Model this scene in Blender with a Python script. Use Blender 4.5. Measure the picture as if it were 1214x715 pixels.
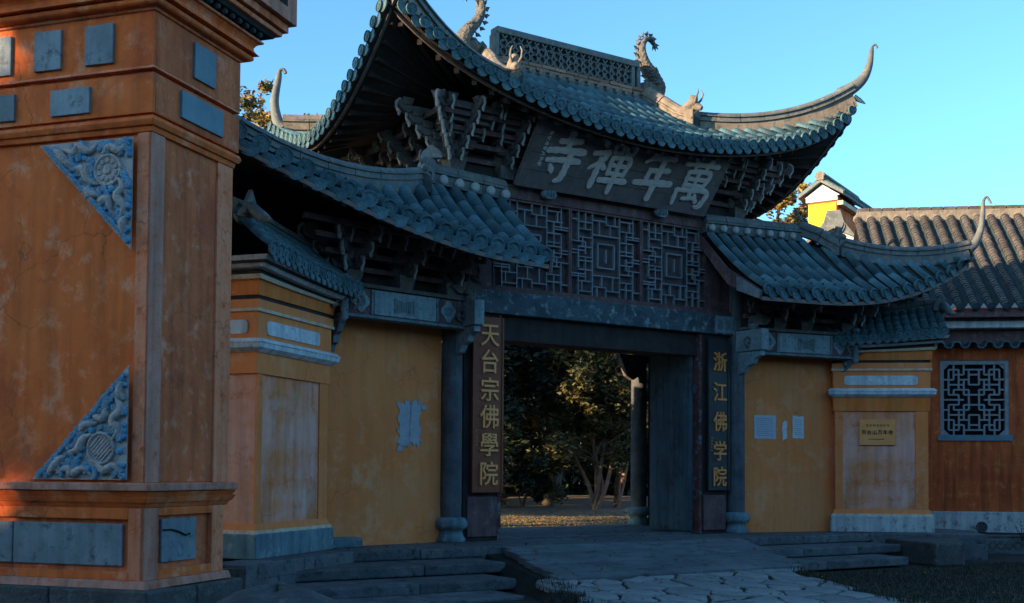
import bpy, bmesh, math, random
from math import sin, cos, pi, radians, sqrt, atan2
from mathutils import Vector, Matrix
random.seed(7)
for o in list(bpy.data.objects): bpy.data.objects.remove(o)
SC = bpy.context.scene; COL = SC.collection
V3 = Vector
# ------------------------------------------------------------------ camera
F_PX, CX, CY = 1367.84, 608.98, 510.3
pit, rol, az = radians(2.006), radians(.42), radians(57.05)
CAM = V3((-11.368, -14.874, 1.05))
def cam_axes():
    F = V3((0, cos(pit), sin(pit))); u = V3((0, -sin(pit), cos(pit))); x = V3((1, 0, 0))
    X = cos(rol)*x + sin(rol)*u; U = -sin(rol)*x + cos(rol)*u
    M = Matrix.Rotation(az - pi/2, 3, 'Z')
    return M @ X, M @ U, M @ F
cX, cU, cF = cam_axes()
cd = bpy.data.cameras.new('camera'); cam = bpy.data.objects.new('camera', cd); COL.objects.link(cam)
M = Matrix.Identity(4)
for i, a in enumerate((cX, cU, -cF)):
    for j in range(3): M[j][i] = a[j]
M.translation = CAM; cam.matrix_world = M
cd.sensor_fit = 'HORIZONTAL'; cd.sensor_width = 36; cd.lens = F_PX/1214*36
cd.shift_x = -(CX-607)/1214; cd.shift_y = (CY-357.5)/1214
cd.clip_end = 2000; cd.clip_start = .1
SC.camera = cam
# ------------------------------------------------------------------ sky, sun, exposure
SUN_AZ, SUN_EL = radians(175), radians(10.5)        # world angle (from +X) of the direction towards the sun
w = bpy.data.worlds.new('World'); SC.world = w; w.use_nodes = True
nt = w.node_tree; nt.nodes.clear()
sky = nt.nodes.new('ShaderNodeTexSky'); sky.sky_type = 'NISHITA'; sky.sun_disc = False
sky.sun_elevation = SUN_EL; sky.sun_rotation = pi/2 - SUN_AZ
sky.air_density = .75; sky.dust_density = .6; sky.ozone_density = 3.0
mixn = nt.nodes.new('ShaderNodeMix'); mixn.data_type = 'RGBA'; mixn.blend_type = 'MULTIPLY'; mixn.inputs[0].default_value = 1
mixn.inputs[7].default_value = (.66, .88, .87, 1)
bg = nt.nodes.new('ShaderNodeBackground'); bg.inputs[1].default_value = .15
out = nt.nodes.new('ShaderNodeOutputWorld')
nt.links.new(sky.outputs[0], mixn.inputs[6]); nt.links.new(mixn.outputs[2], bg.inputs[0]); nt.links.new(bg.outputs[0], out.inputs[0])
sd = bpy.data.lights.new('sun', 'SUN'); sd.energy = 3.6; sd.angle = radians(.5); sd.color = (1, .74, .46)
so = bpy.data.objects.new('sun', sd); COL.objects.link(so)
sdir = V3((cos(SUN_AZ)*cos(SUN_EL), sin(SUN_AZ)*cos(SUN_EL), sin(SUN_EL)))
so.rotation_euler = sdir.to_track_quat('Z', 'Y').to_euler()
SC.view_settings.view_transform = 'Standard'; SC.view_settings.look = 'None'
SC.view_settings.exposure = 1.9; SC.view_settings.gamma = 1

# ------------------------------------------------------------------ materials
def mat(name, c1, c2=None, c3=None, scale=3, rough=.85, bump=.3, bscale=None, streak=0, spec=.3, ramp=(.35, .65), rnd=0, metal=0, coord='Object', detail=8, crack=0, scales=0, blotch=None):
    m = bpy.data.materials.new(name); m.use_nodes = True; n = m.node_tree; b = n.nodes['Principled BSDF']
    L = n.links.new
    tc = n.nodes.new('ShaderNodeTexCoord')
    nz = n.nodes.new('ShaderNodeTexNoise'); nz.inputs['Scale'].default_value = scale; nz.inputs['Detail'].default_value = detail; nz.inputs['Roughness'].default_value = .62
    L(tc.outputs[coord], nz.inputs['Vector'])
    cr = n.nodes.new('ShaderNodeValToRGB'); e = cr.color_ramp.elements
    e[0].position, e[1].position = ramp; e[0].color = (*c1, 1); e[1].color = (*(c2 or c1), 1)
    L(nz.outputs[0], cr.inputs[0]); col = cr.outputs[0]
    def mixc(fac, a, bcol, bl='MIX'):
        mx = n.nodes.new('ShaderNodeMix'); mx.data_type = 'RGBA'; mx.blend_type = bl
        if isinstance(fac, float): mx.inputs[0].default_value = fac
        else: L(fac, mx.inputs[0])
        L(a, mx.inputs[6])
        if isinstance(bcol, tuple): mx.inputs[7].default_value = (*bcol, 1)
        else: L(bcol, mx.inputs[7])
        return mx.outputs[2]
    if c3:
        n2 = n.nodes.new('ShaderNodeTexNoise'); n2.inputs['Scale'].default_value = scale*2.7; n2.inputs['Detail'].default_value = 10; n2.inputs['Roughness'].default_value = .7
        L(tc.outputs[coord], n2.inputs['Vector'])
        r2 = n.nodes.new('ShaderNodeValToRGB'); r2.color_ramp.elements[0].position = .53; r2.color_ramp.elements[1].position = .66
        L(n2.outputs[0], r2.inputs[0]); col = mixc(r2.outputs[0], col, c3)
    if blotch:
        nb2 = n.nodes.new('ShaderNodeTexNoise'); nb2.inputs['Scale'].default_value = .75; nb2.inputs['Detail'].default_value = 9; nb2.inputs['Roughness'].default_value = .68; nb2.inputs['Distortion'].default_value = .6
        L(tc.outputs[coord], nb2.inputs['Vector'])
        rb = n.nodes.new('ShaderNodeValToRGB'); rb.color_ramp.elements[0].position = .52; rb.color_ramp.elements[1].position = .60
        L(nb2.outputs[0], rb.inputs[0]); ml = n.nodes.new('ShaderNodeMath'); ml.operation = 'MULTIPLY'; ml.inputs[1].default_value = .6; L(rb.outputs[0], ml.inputs[0]); col = mixc(ml.outputs[0], col, blotch)
    if crack:
        nd = n.nodes.new('ShaderNodeTexNoise'); nd.inputs['Scale'].default_value = 2.5; nd.inputs['Detail'].default_value = 6; L(tc.outputs[coord], nd.inputs['Vector'])
        va = n.nodes.new('ShaderNodeVectorMath'); va.operation = 'MULTIPLY_ADD'; va.inputs[1].default_value = (.5, .5, .5); L(nd.outputs['Color'], va.inputs[0]); L(tc.outputs[coord], va.inputs[2])
        vo = n.nodes.new('ShaderNodeTexVoronoi'); vo.feature = 'DISTANCE_TO_EDGE'; vo.inputs['Scale'].default_value = 1.15; L(va.outputs[0], vo.inputs['Vector'])
        rc = n.nodes.new('ShaderNodeValToRGB'); rc.color_ramp.elements[0].position = .0; rc.color_ramp.elements[0].color = (1, 1, 1, 1); rc.color_ramp.elements[1].position = .009; rc.color_ramp.elements[1].color = (0, 0, 0, 1); L(vo.outputs['Distance'], rc.inputs[0])
        nm = n.nodes.new('ShaderNodeTexNoise'); nm.inputs['Scale'].default_value = 1.1; L(tc.outputs[coord], nm.inputs['Vector'])
        rm = n.nodes.new('ShaderNodeValToRGB'); rm.color_ramp.elements[0].position = .5; rm.color_ramp.elements[1].position = .56; L(nm.outputs[0], rm.inputs[0])
        mm = n.nodes.new('ShaderNodeMath'); mm.operation = 'MULTIPLY'; L(rc.outputs[0], mm.inputs[0]); L(rm.outputs[0], mm.inputs[1]); m2 = n.nodes.new('ShaderNodeMath'); m2.operation = 'MULTIPLY'; m2.inputs[1].default_value = crack; L(mm.outputs[0], m2.inputs[0])
        col = mixc(m2.outputs[0], col, (.12, .05, .025))
    if streak:
        mp = n.nodes.new('ShaderNodeMapping'); mp.inputs['Scale'].default_value = (4, 4, .35)
        L(tc.outputs[coord], mp.inputs[0])
        n3 = n.nodes.new('ShaderNodeTexNoise'); n3.inputs['Scale'].default_value = 2.2; n3.inputs['Detail'].default_value = 7
        L(mp.outputs[0], n3.inputs['Vector'])
        r3 = n.nodes.new('ShaderNodeValToRGB'); r3.color_ramp.elements[0].position = .42; r3.color_ramp.elements[1].position = .7
        r3.color_ramp.elements[0].color = (1, 1, 1, 1); r3.color_ramp.elements[1].color = (1-streak,)*3+(1,)
        L(n3.outputs[0], r3.inputs[0]); col = mixc(1.0, col, r3.outputs[0], 'MULTIPLY')
    if rnd:
        oi = n.nodes.new('ShaderNodeObjectInfo'); mr = n.nodes.new('ShaderNodeMapRange'); mr.inputs[3].default_value = 1-rnd; mr.inputs[4].default_value = 1+rnd
        L(oi.outputs['Random'], mr.inputs[0]); hs = n.nodes.new('ShaderNodeHueSaturation'); L(mr.outputs[0], hs.inputs['Value']); L(col, hs.inputs['Color']); col = hs.outputs[0]
    L(col, b.inputs['Base Color'])
    b.inputs['Roughness'].default_value = rough; b.inputs['Specular IOR Level'].default_value = spec; b.inputs['Metallic'].default_value = metal
    if bump:
        nb = n.nodes.new('ShaderNodeTexNoise'); nb.inputs['Scale'].default_value = bscale or scale*8; nb.inputs['Detail'].default_value = 8
        L(tc.outputs[coord], nb.inputs['Vector'])
        bp = n.nodes.new('ShaderNodeBump'); bp.inputs['Strength'].default_value = bump; bp.inputs['Distance'].default_value = .02
        L(nb.outputs[0], bp.inputs['Height']); L(bp.outputs[0], b.inputs['Normal'])
        if scales:
            vs_ = n.nodes.new('ShaderNodeTexVoronoi'); vs_.inputs['Scale'].default_value = scales; L(tc.outputs[coord], vs_.inputs['Vector'])
            b2 = n.nodes.new('ShaderNodeBump'); b2.inputs['Strength'].default_value = .9; b2.inputs['Distance'].default_value = .03; b2.invert = True
            L(vs_.outputs['Distance'], b2.inputs['Height']); L(bp.outputs[0], b2.inputs['Normal']); L(b2.outputs[0], b.inputs['Normal'])
    return m
MT = {}
MT['orange'] = mat('orange_plaster', (.72, .12, .02), (.80, .175, .036), (.80, .28, .13), scale=1.3, streak=.25, bump=.6, ramp=(.3, .7), crack=.6, blotch=(.50, .075, .018))
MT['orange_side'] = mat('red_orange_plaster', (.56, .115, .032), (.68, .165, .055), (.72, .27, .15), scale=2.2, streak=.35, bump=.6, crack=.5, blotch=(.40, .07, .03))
MT['orange_trim'] = mat('worn_orange_trim', (.78, .19, .07), (.80, .29, .15), (.56, .10, .03), scale=2.6, streak=.25, bump=.6, crack=.5)
MT['trim_dirty'] = mat('weathered_trim', (.58, .27, .19), (.52, .20, .12), (.56, .13, .05), scale=4, streak=.4, bump=.5)
MT['yellow'] = mat('ochre_plaster', (.76, .20, .05), (.80, .245, .075), (.78, .31, .14), scale=.9, streak=.12, bump=.4, crack=.35, blotch=(.72, .25, .09))
MT['yellow_pale'] = mat('faded_ochre_plaster', (.74, .36, .26), (.72, .23, .085), (.66, .155, .035), scale=1.1, streak=.25, bump=.5, ramp=(.42, .58), crack=.5, blotch=(.66, .42, .33))
MT['yellow_strong'] = mat('strong_ochre_plaster', (.70, .16, .025), (.74, .22, .06), None, scale=2, streak=.25, bump=.4)
MT['red_wall'] = mat('red_ochre_wall', (.48, .07, .015), (.60, .115, .028), (.70, .20, .05), scale=1.6, streak=.5, bump=.5, crack=.4)
MT['white'] = mat('lime_white', (.52, .55, .56), (.66, .68, .68), (.36, .36, .36), scale=5, streak=.35, bump=.3)
MT['cream'] = mat('cream_moulding', (.6, .45, .3), (.66, .52, .38), (.4, .25, .12), scale=6, streak=.3)
MT['tile'] = mat('grey_green_tile', (.028, .085, .105), (.055, .13, .15), (.12, .165, .165), scale=5, rough=.5, bump=.6, rnd=.38, spec=.5)
MT['tile_dark'] = mat('dark_pan_tile', (.02, .03, .033), (.035, .05, .052), None, scale=6, rnd=.2)
MT['tile_end'] = mat('tile_end_clay', (.045, .10, .115), (.08, .145, .16), (.14, .19, .195), scale=14, rnd=.25, bump=.8, bscale=45)
MT['ridge'] = mat('ridge_clay', (.10, .115, .115), (.16, .165, .155), (.26, .22, .18), scale=4, rough=.75, streak=.2, rnd=.08)
MT['ridge_pale'] = mat('pale_ridge_stucco', (.19, .155, .12), (.26, .21, .165), (.10, .09, .075), scale=4, streak=.3)
MT['dragon'] = mat('weathered_dragon_clay', (.08, .08, .072), (.14, .125, .105), (.22, .18, .14), scale=5, streak=.2, bump=.6, scales=16)
MT['mortar'] = mat('white_lime_mortar', (.28, .28, .26), (.36, .35, .33), None, scale=9)
MT['wood'] = mat('old_purple_wood', (.12, .058, .058), (.17, .09, .085), (.22, .14, .13), scale=3, streak=.4, bump=.4)
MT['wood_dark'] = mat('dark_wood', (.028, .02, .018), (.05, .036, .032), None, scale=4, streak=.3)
MT['fascia'] = mat('weathered_fascia_wood', (.13, .095, .08), (.2, .16, .14), None, scale=6)
MT['bracket'] = mat('grey_bracket_wood', (.09, .075, .068), (.14, .12, .11), (.22, .20, .19), scale=6, bump=.6, rnd=.15)
MT['tongue'] = mat('pale_bracket_face', (.32, .29, .27), (.40, .37, .35), (.14, .13, .125), scale=10, bump=.5)
MT['bluegrey'] = mat('flaked_blue_grey_paint', (.12, .18, .20), (.19, .25, .27), (.07, .055, .05), scale=7, bump=.6, streak=.3)
MT['beampaint'] = mat('painted_beam_panel', (.19, .27, .29), (.27, .35, .37), (.10, .13, .14), scale=7, bump=.5, streak=.3)
MT['lintel'] = mat('lintel_flaked_paint', (.04, .055, .065), (.075, .11, .125), (.26, .32, .32), scale=2.6, bump=.5, ramp=(.4, .62), detail=12)
MT['column'] = mat('peeling_red_column', (.10, .035, .03), (.17, .06, .05), (.17, .22, .24), scale=3.2, streak=.3, bump=.5)
MT['column_blue'] = mat('peeled_grey_column', (.055, .065, .07), (.11, .13, .135), (.16, .05, .045), scale=3.5, streak=.3, bump=.5)
MT['stone'] = mat('grey_stone', (.065, .075, .078), (.13, .14, .14), (.03, .03, .027), scale=3, streak=.1, bump=.7, rnd=.14)
MT['stone_blue'] = mat('blue_grey_plinth', (.09, .16, .18), (.16, .24, .26), (.28, .32, .32), scale=2.5, streak=.4, bump=.5)
MT['stone_pale'] = mat('pale_plinth', (.42, .44, .42), (.5, .5, .47), (.16, .15, .13), scale=3, streak=.35, bump=.5)
MT['stone_dark'] = mat('dark_rough_stone', (.045, .045, .042), (.085, .085, .08), (.13, .12, .1), scale=3, bump=1)
MT['slab'] = mat('inset_grey_slab', (.16, .20, .215), (.24, .285, .30), (.09, .11, .12), scale=3, streak=.25, rough=.7, rnd=.2)
MT['slab_side'] = mat('inset_blue_slab', (.08, .15, .175), (.13, .21, .24), None, scale=3, rough=.6, rnd=.1)
MT['flag'] = mat('flagstone', (.15, .155, .15), (.24, .245, .235), (.08, .075, .065), scale=2.5, bump=.6, rnd=.22)
MT['plank'] = mat('ramp_plank', (.085, .10, .105), (.15, .165, .165), (.055, .055, .05), scale=2, bump=.6, rnd=.18)
MT['ground'] = mat('dirt_and_moss_ground', (.018, .017, .012), (.03, .027, .019), (.05, .043, .032), scale=1.2, bump=1, bscale=30, coord='Generated' if False else 'Object')
MT['gravel'] = mat('leaf_litter_gravel', (.16, .12, .085), (.26, .20, .15), (.09, .055, .03), scale=6, bump=1.2, bscale=60)
MT['moss'] = mat('dark_mossy_earth', (.010, .011, .008), (.02, .02, .015), None, scale=9, bump=1.2)
MT['lattice'] = mat('lattice_blue_grey_wood', (.16, .16, .17), (.23, .235, .245), (.09, .075, .075), scale=5, rnd=.2)
MT['lattice_back'] = mat('lattice_backing_board', (.085, .058, .06), (.12, .085, .085), None, scale=4, streak=.3)
MT['plaque'] = mat('name_plaque_board', (.15, .11, .105), (.19, .145, .14), (.22, .18, .17), scale=2.5, streak=.2, bump=.25)
MT['plaque_char'] = mat('plaque_character', (.58, .48, .44), (.66, .57, .53), (.42, .36, .34), scale=9)
MT['sign_brown'] = mat('brown_signboard', (.22, .05, .02), (.28, .075, .03), None, scale=2, streak=.2, rough=.5)
MT['sign_black'] = mat('black_signboard', (.02, .024, .026), (.035, .04, .042), None, scale=3, rough=.5)
MT['gold'] = mat('gold_leaf', (.92, .33, .09), (.92, .42, .14), None, scale=12, rough=.45, bump=.2)
MT['gold_dull'] = mat('dull_gold_paint', (.78, .24, .05), (.82, .30, .08), (.25, .12, .05), scale=14, rough=.5)
MT['door'] = mat('faded_blue_door', (.05, .085, .10), (.085, .13, .145), (.045, .05, .055), scale=1.6, streak=.4)
MT['cloud_blue'] = mat('cobalt_glaze', (.02, .30, .52), (.06, .44, .66), (.35, .52, .6), scale=30, rough=.5)
MT['relief'] = mat('grey_relief_stone', (.42, .35, .31), (.56, .47, .42), (.26, .21, .18), scale=12, bump=.8)
MT['copper'] = mat('copper_plate', (.80, .25, .06), (.84, .33, .1), None, scale=4, rough=.4, metal=.1, bump=.1)
MT['ink'] = mat('dark_lettering', (.05, .025, .015), None, None, rough=.7, bump=0)
MT['brick'] = mat('exposed_red_brick', (.26, .13, .085), (.34, .2, .13), (.2, .19, .17), scale=8, rnd=.35)
MT['hall_tile'] = mat('hall_arc_tile', (.055, .048, .045), (.10, .085, .075), (.15, .115, .09), scale=3, rnd=.22, bump=.6)
MT['window_stone'] = mat('window_lattice_stone', (.22, .235, .235), (.3, .31, .31), None, scale=8)
MT['black'] = mat('black_and_unlit', (.006, .006, .006), (.01, .01, .01), None, bump=0)  # flat black: painted unlit depth, and the cable's own black
MT['paper'] = mat('faded_paper', (.42, .42, .48), (.5, .5, .52), (.4, .38, .36), scale=20)
MT['paper_torn'] = mat('torn_white_paper', (.5, .53, .52), (.6, .62, .6), None, scale=20)
MT['bare'] = mat('bare_lime_patch', (.27, .31, .35), (.36, .38, .40), (.55, .28, .12), scale=9)
MT['sunlit_yellow'] = mat('sunlit_yellow_plaster', (.80, .50, .02), (.86, .56, .03), None, scale=2)
MT['bark'] = mat('pinkish_bark', (.19, .105, .07), (.28, .16, .10), (.10, .065, .045), scale=6, bump=.8)
MT['bark_dark'] = mat('dark_bark', (.07, .05, .035), (.12, .085, .06), None, scale=6, bump=.8)
def leafmat(name, a, b):
    m = mat(name, a, b, None, scale=1.1, rough=.6, bump=0, ramp=(.4, .6))
    return m
MT['leaf'] = leafmat('broad_leaf_green', (.035, .042, .014), (.10, .085, .026))
MT['leaf_dark'] = leafmat('dark_evergreen_leaf', (.012, .022, .014), (.03, .045, .02))
MT['leaf_gold'] = leafmat('yellowing_leaf', (.07, .07, .02), (.30, .18, .035))
MT['grass'] = leafmat('short_grass', (.018, .021, .009), (.035, .034, .014))

# ------------------------------------------------------------------ mesh helpers
class MB:
    def __init__(s): s.v = []; s.f = []; s.sm = []
    def add(s, vs, fs, smooth=False):
        k = len(s.v); s.v += [tuple(v) for v in vs]; s.f += [tuple(i+k for i in f) for f in fs]; s.sm += [smooth]*len(fs); return s
    def box(s, x0, x1, y0, y1, z0, z1, M=None, taper=0):
        t = taper
        vs = [V3(p) for p in ((x0+t, y0+t, z0), (x1-t, y0+t, z0), (x1-t, y1-t, z0), (x0+t, y1-t, z0), (x0, y0, z1), (x1, y0, z1), (x1, y1, z1), (x0, y1, z1))]
        if M is not None: vs = [M @ v for v in vs]
        return s.add(vs, [(3, 2, 1, 0), (4, 5, 6, 7), (0, 1, 5, 4), (1, 2, 6, 5), (2, 3, 7, 6), (3, 0, 4, 7)])
    def prism(s, poly, M, d):
        """poly in local XY of M, extruded along local +Z by d"""
        n = len(poly); a = [M @ V3((x, y, 0)) for x, y in poly]; b = [M @ V3((x, y, d)) for x, y in poly]
        return s.add(a+b, [tuple(range(n-1, -1, -1)), tuple(range(n, 2*n))]+[(i, (i+1) % n, n+(i+1) % n, n+i) for i in range(n)])
    def tube(s, pts, rad, n=8, smooth=True, cap=True, flat=1.0, up=None):
        pts = [V3(p) for p in pts]; R = rad if isinstance(rad, (list, tuple)) else [rad]*len(pts); k0 = len(s.v); fs = []
        prev = None
        vs = []
        for i, p in enumerate(pts):
            d = (pts[min(i+1, len(pts)-1)]-pts[max(i-1, 0)]).normalized()
            if up is not None: a = V3(up)
            else: a = prev if prev is not None else (V3((0, 0, 1)) if abs(d.z) < .9 else V3((0, 1, 0)))
            x = d.cross(a).normalized(); y = x.cross(d).normalized(); prev = y
            for j in range(n):
                t = 2*pi*j/n; vs.append(p + x*(cos(t)*R[i]*flat) + y*(sin(t)*R[i]))
        for i in range(len(pts)-1):
            for j in range(n): fs.append((i*n+j, i*n+(j+1) % n, (i+1)*n+(j+1) % n, (i+1)*n+j))
        s.add(vs, fs, smooth)
        if cap:
            k = len(pts)-1
            s.add(vs[:n], [tuple(range(n-1, -1, -1))]); s.add(vs[k*n:], [tuple(range(n))])
        return s
    def lathe(s, prof, M=None, n=20, smooth=True):
        M = M or Matrix.Identity(4); vs = []; fs = []
        for r, z in prof:
            for j in range(n): t = 2*pi*j/n; vs.append(M @ V3((r*cos(t), r*sin(t), z)))
        for i in range(len(prof)-1):
            for j in range(n): fs.append((i*n+j, i*n+(j+1) % n, (i+1)*n+(j+1) % n, (i+1)*n+j))
        s.add(vs, fs, smooth); k = (len(prof)-1)*n
        s.add(vs[:n], [tuple(range(n-1, -1, -1))]); s.add(vs[k:], [tuple(range(n))]); return s
    def sweep(s, path, prof, upv=(0, 0, 1), smooth=False, scale=None, side=None):
        """prof: closed polygon (a,b): a sideways, b up; path: 3D points"""
        path = [V3(p) for p in path]; n = len(prof); vs = []; fs = []
        for i, p in enumerate(path):
            d = (path[min(i+1, len(path)-1)]-path[max(i-1, 0)]).normalized()
            x = V3(side).normalized() if side is not None else d.cross(V3(upv)).normalized()
            y = x.cross(d).normalized(); k = scale[i] if scale else 1
            for a, b in prof: vs.append(p + x*a*k + y*b*k)
        for i in range(len(path)-1):
            for j in range(n): fs.append((i*n+j, (i+1)*n+j, (i+1)*n+(j+1) % n, i*n+(j+1) % n))
        s.add(vs, fs, smooth); k = (len(path)-1)*n
        s.add(vs[:n], [tuple(range(n))]); s.add(vs[k:], [tuple(range(n-1, -1, -1))]); return s
    def strip(s, rows, smooth=True):
        """rows: list of equally long point lists"""
        m = len(rows[0]); vs = [p for r in rows for p in r]
        return s.add(vs, [(i*m+j, i*m+j+1, (i+1)*m+j+1, (i+1)*m+j) for i in range(len(rows)-1) for j in range(m-1)], smooth)
    def mesh(s, name, m):
        me = bpy.data.meshes.new(name); me.from_pydata(s.v, [], s.f); me.validate()
        if len(me.polygons) == len(s.sm): me.polygons.foreach_set('use_smooth', s.sm)
        me.materials.append(MT[m]); me.update(); return me
    def build(s, name, m, parent=None, label=None, bevel=0):
        o = link(name, s.mesh(name, m), parent)
        if label: o['label'] = label
        if bevel:
            b = o.modifiers.new('bevel', 'BEVEL'); b.width = bevel; b.segments = 2; b.limit_method = 'ANGLE'
        return o
def link(name, me, parent=None, M=None):
    o = bpy.data.objects.new(name, me); COL.objects.link(o)
    if parent is not None: o.parent = parent
    if M is not None: o.matrix_basis = M
    return o
def tag(o, label=None, cat=None, group=None, kind=None):
    if label: o['label'] = label
    if cat: o['category'] = cat
    if group: o['group'] = group
    if kind: o['kind'] = kind
    return o
def thing(name, label, cat, group=None, loc=(0, 0, 0), rz=0):
    o = bpy.data.objects.new(name, None); COL.objects.link(o); o.location = loc; o.rotation_euler.z = rz
    return tag(o, label, cat, group)
def T(x, y, z=0, rz=0, rx=0, ry=0): return Matrix.Translation((x, y, z)) @ Matrix.Rotation(rz, 4, 'Z') @ Matrix.Rotation(ry, 4, 'Y') @ Matrix.Rotation(rx, 4, 'X')
def frame(p0, p1, up=(0, 0, 1), sx=1, sz=1, stretch=True):
    """matrix whose local Y runs p0->p1 (scaled by the length), local Z near up"""
    p0, p1 = V3(p0), V3(p1); d = p1-p0; L = d.length; y = d/L; x = y.cross(V3(up)).normalized(); z = x.cross(y)
    M = Matrix.Identity(4); k = L if stretch else 1
    for j in range(3): M[j][0] = x[j]*sx; M[j][1] = y[j]*k; M[j][2] = z[j]*sz; M[j][3] = p0[j]
    return M
def place_many(parent, name, me, mats, cap=285, base=None):
    """nearest cap copies as own objects, the rest joined as one stuff part"""
    base = base or Matrix.Identity(4); ci = base.inverted() @ CAM
    mats = sorted(mats, key=lambda m: (m.translation-ci).length)
    for m in mats[:cap]: link(name, me, parent, m)
    if len(mats) > cap:
        b = MB()
        vs = [v.co.copy() for v in me.vertices]; fs = [tuple(p.vertices) for p in me.polygons]
        for m in mats[cap:]: b.add([m @ v for v in vs], fs)
        b.sm = [p.use_smooth for p in me.polygons]*(len(mats)-cap)
        me2 = b.mesh(name+'s', 'tile'); me2.materials.clear(); me2.materials.append(me.materials[0])
        o = link(name+'s', me2, parent); o['kind'] = 'stuff'
def unit_box(m, bev=0):
    b = MB(); b.box(-.5, .5, -.5, .5, -.5, .5); return b.mesh('unit', m)
def lerp(a, b, t): return a+(b-a)*t
def lp(a, b, t): return V3(a)*(1-t)+V3(b)*t
def catmull(pts, k=6):
    pts = [V3(p) for p in pts]; P = [pts[0]*2-pts[1]]+pts+[pts[-1]*2-pts[-2]]; o = []
    for i in range(1, len(P)-2):
        for j in range(k):
            t = j/k; a, b, c, d = P[i-1:i+3]
            o.append(.5*((2*b)+(c-a)*t+(2*a-5*b+4*c-d)*t*t+(3*b-a-3*c+d)*t**3))
    return o+[pts[-1]]

# ------------------------------------------------------------------ tile kit
def half_pipe(r0, r1, th, m, n=7, name='round_tile'):
    vs = []; fs = []
    for (y, r) in ((0, r0), (1, r1)):
        for j in range(n+1): t = pi*j/n; vs.append((r*cos(t), y, r*sin(t)*1.0))
    for (y, r) in ((1, r1-th), (0, r0-th)):
        for j in range(n+1): t = pi*j/n; vs.append((r*cos(t), y, r*sin(t)))
    k = n+1
    for a in range(3):
        for j in range(n): fs.append((a*k+j, a*k+j+1, (a+1)*k+j+1, (a+1)*k+j))
    b = MB(); b.add(vs, fs, True); return b.mesh(name, m)
TILE = half_pipe(.070, .076, .014, 'tile')
def tile_end_mesh(r=.083):
    b = MB(); b.lathe([(r, -.02), (r, .012), (r*.86, .012), (r*.82, .002), (r*.45, .002), (r*.38, .012), (.001, .016)], Matrix.Rotation(-pi/2, 4, 'X') , n=18, smooth=False); return b.mesh('tile_end', 'tile_end')
TEND = tile_end_mesh()
def drip_mesh():
    b = MB(); pts = [(-.095, .045)]+[(-.095+.19*k/8, .03-.012*sin(pi*k/8)) for k in range(0, 0)]+[(-.085, .0), (-.075, -.035), (-.05, -.065), (-.02, -.08), (.02, -.08), (.05, -.065), (.075, -.035), (.085, 0), (.095, .045)]
    b.prism(pts, Matrix.Rotation(pi/2, 4, 'X') @ Matrix.Translation((0, 0, -.01)), .022); return b.mesh('drip_tile', 'tile_end')
DRIP = drip_mesh()
NAIL = MB().lathe([(.012, 0), (.02, .02), (.016, .045), (.004, .055)], n=8).mesh('tile_nail', 'tile_dark')
def roof_rows(parent, rows, cap=285, seg=.4, drip=True, nail=True, ends=True, lift=.012, ts=1.0):
    """rows: list of 3D paths (top -> eave); builds round tiles, ends, drip tiles, pan surface"""
    tm, em, dm, nm = [], [], [], []
    for r in rows:
        L = sum((r[i+1]-r[i]).length for i in range(len(r)-1)); n = max(1, round(L/seg))
        cum = [0]
        for i in range(len(r)-1): cum.append(cum[-1]+(r[i+1]-r[i]).length)
        def at(s):
            s = max(0, min(L, s))
            for i in range(len(r)-1):
                if s <= cum[i+1]+1e-9: return lp(r[i], r[i+1], (s-cum[i])/max(1e-9, cum[i+1]-cum[i]))
            return r[-1].copy()
        j = random.uniform(-.006, .006)
        for k in range(n):
            a, b = at(L*k/n), at(L*(k+1)/n)
            d = (b-a).normalized()
            a = a+V3((0, 0, .010)); b = b+d*.012+V3((0, 0, .014+random.uniform(0, .005)))
            s = random.uniform(.97, 1.03)*ts
            tm.append(frame(a+V3((j, j, 0)), b+V3((random.uniform(-.004, .004), random.uniform(-.004, .004), 0)), sx=s, sz=s))
        d = (at(L)-at(L-.2)).normalized(); p = at(L)+d*.02+V3((0, 0, .02))
        if ends:
            em.append(frame(p+V3((0, 0, .0)), p+V3((d.x, d.y, d.z*.35)), stretch=False, sx=ts, sz=ts))
        if nail: nm.append(Matrix.Translation(at(L-.10)+V3((0, 0, .085*ts))))
    if drip:
        for a, b in zip(rows, rows[1:]):
            if (a[-1]-b[-1]).length > .55: continue
            p = (a[-1]+b[-1])/2; q = (a[-2]+b[-2])/2; d = (p-q).normalized(); h = V3((d.x, d.y, 0)).normalized()
            e = (b[-1]-a[-1]).normalized(); z = h.cross(e); z = z if z.z > 0 else -z
            M = frame(p+V3((0, 0, -.035)), p+h, up=z, stretch=False, sx=(b[-1]-a[-1]).length/.2, sz=ts); M.translation = p-d*.012+V3((0, 0, -.062*ts)); dm.append(M)
    place_many(parent, 'round_tile', TILE, tm, cap)
    if ends: place_many(parent, 'tile_end', TEND, em, 290)
    if drip: place_many(parent, 'drip_tile', DRIP, dm, 290)
    if nail: place_many(parent, 'tile_nail', NAIL, nm, 290)
def pan(parent, rows, name='pan_tile_bed', m='tile_dark', off=0.0):
    b = MB(); b.strip([[p+V3((0, 0, off)) for p in r] for r in rows]); o = b.build(name, m, parent)
    return o
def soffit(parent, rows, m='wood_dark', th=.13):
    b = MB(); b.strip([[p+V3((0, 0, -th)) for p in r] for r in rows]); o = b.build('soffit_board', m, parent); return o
def hang(a, b, sag, n=9):
    a, b = V3(a), V3(b); return [lp(a, b, k/(n-1))-V3((0, 0, sag*4*(k/(n-1))*(1-k/(n-1)))) for k in range(n)]
RAFTER = unit_box('wood_dark')
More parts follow.
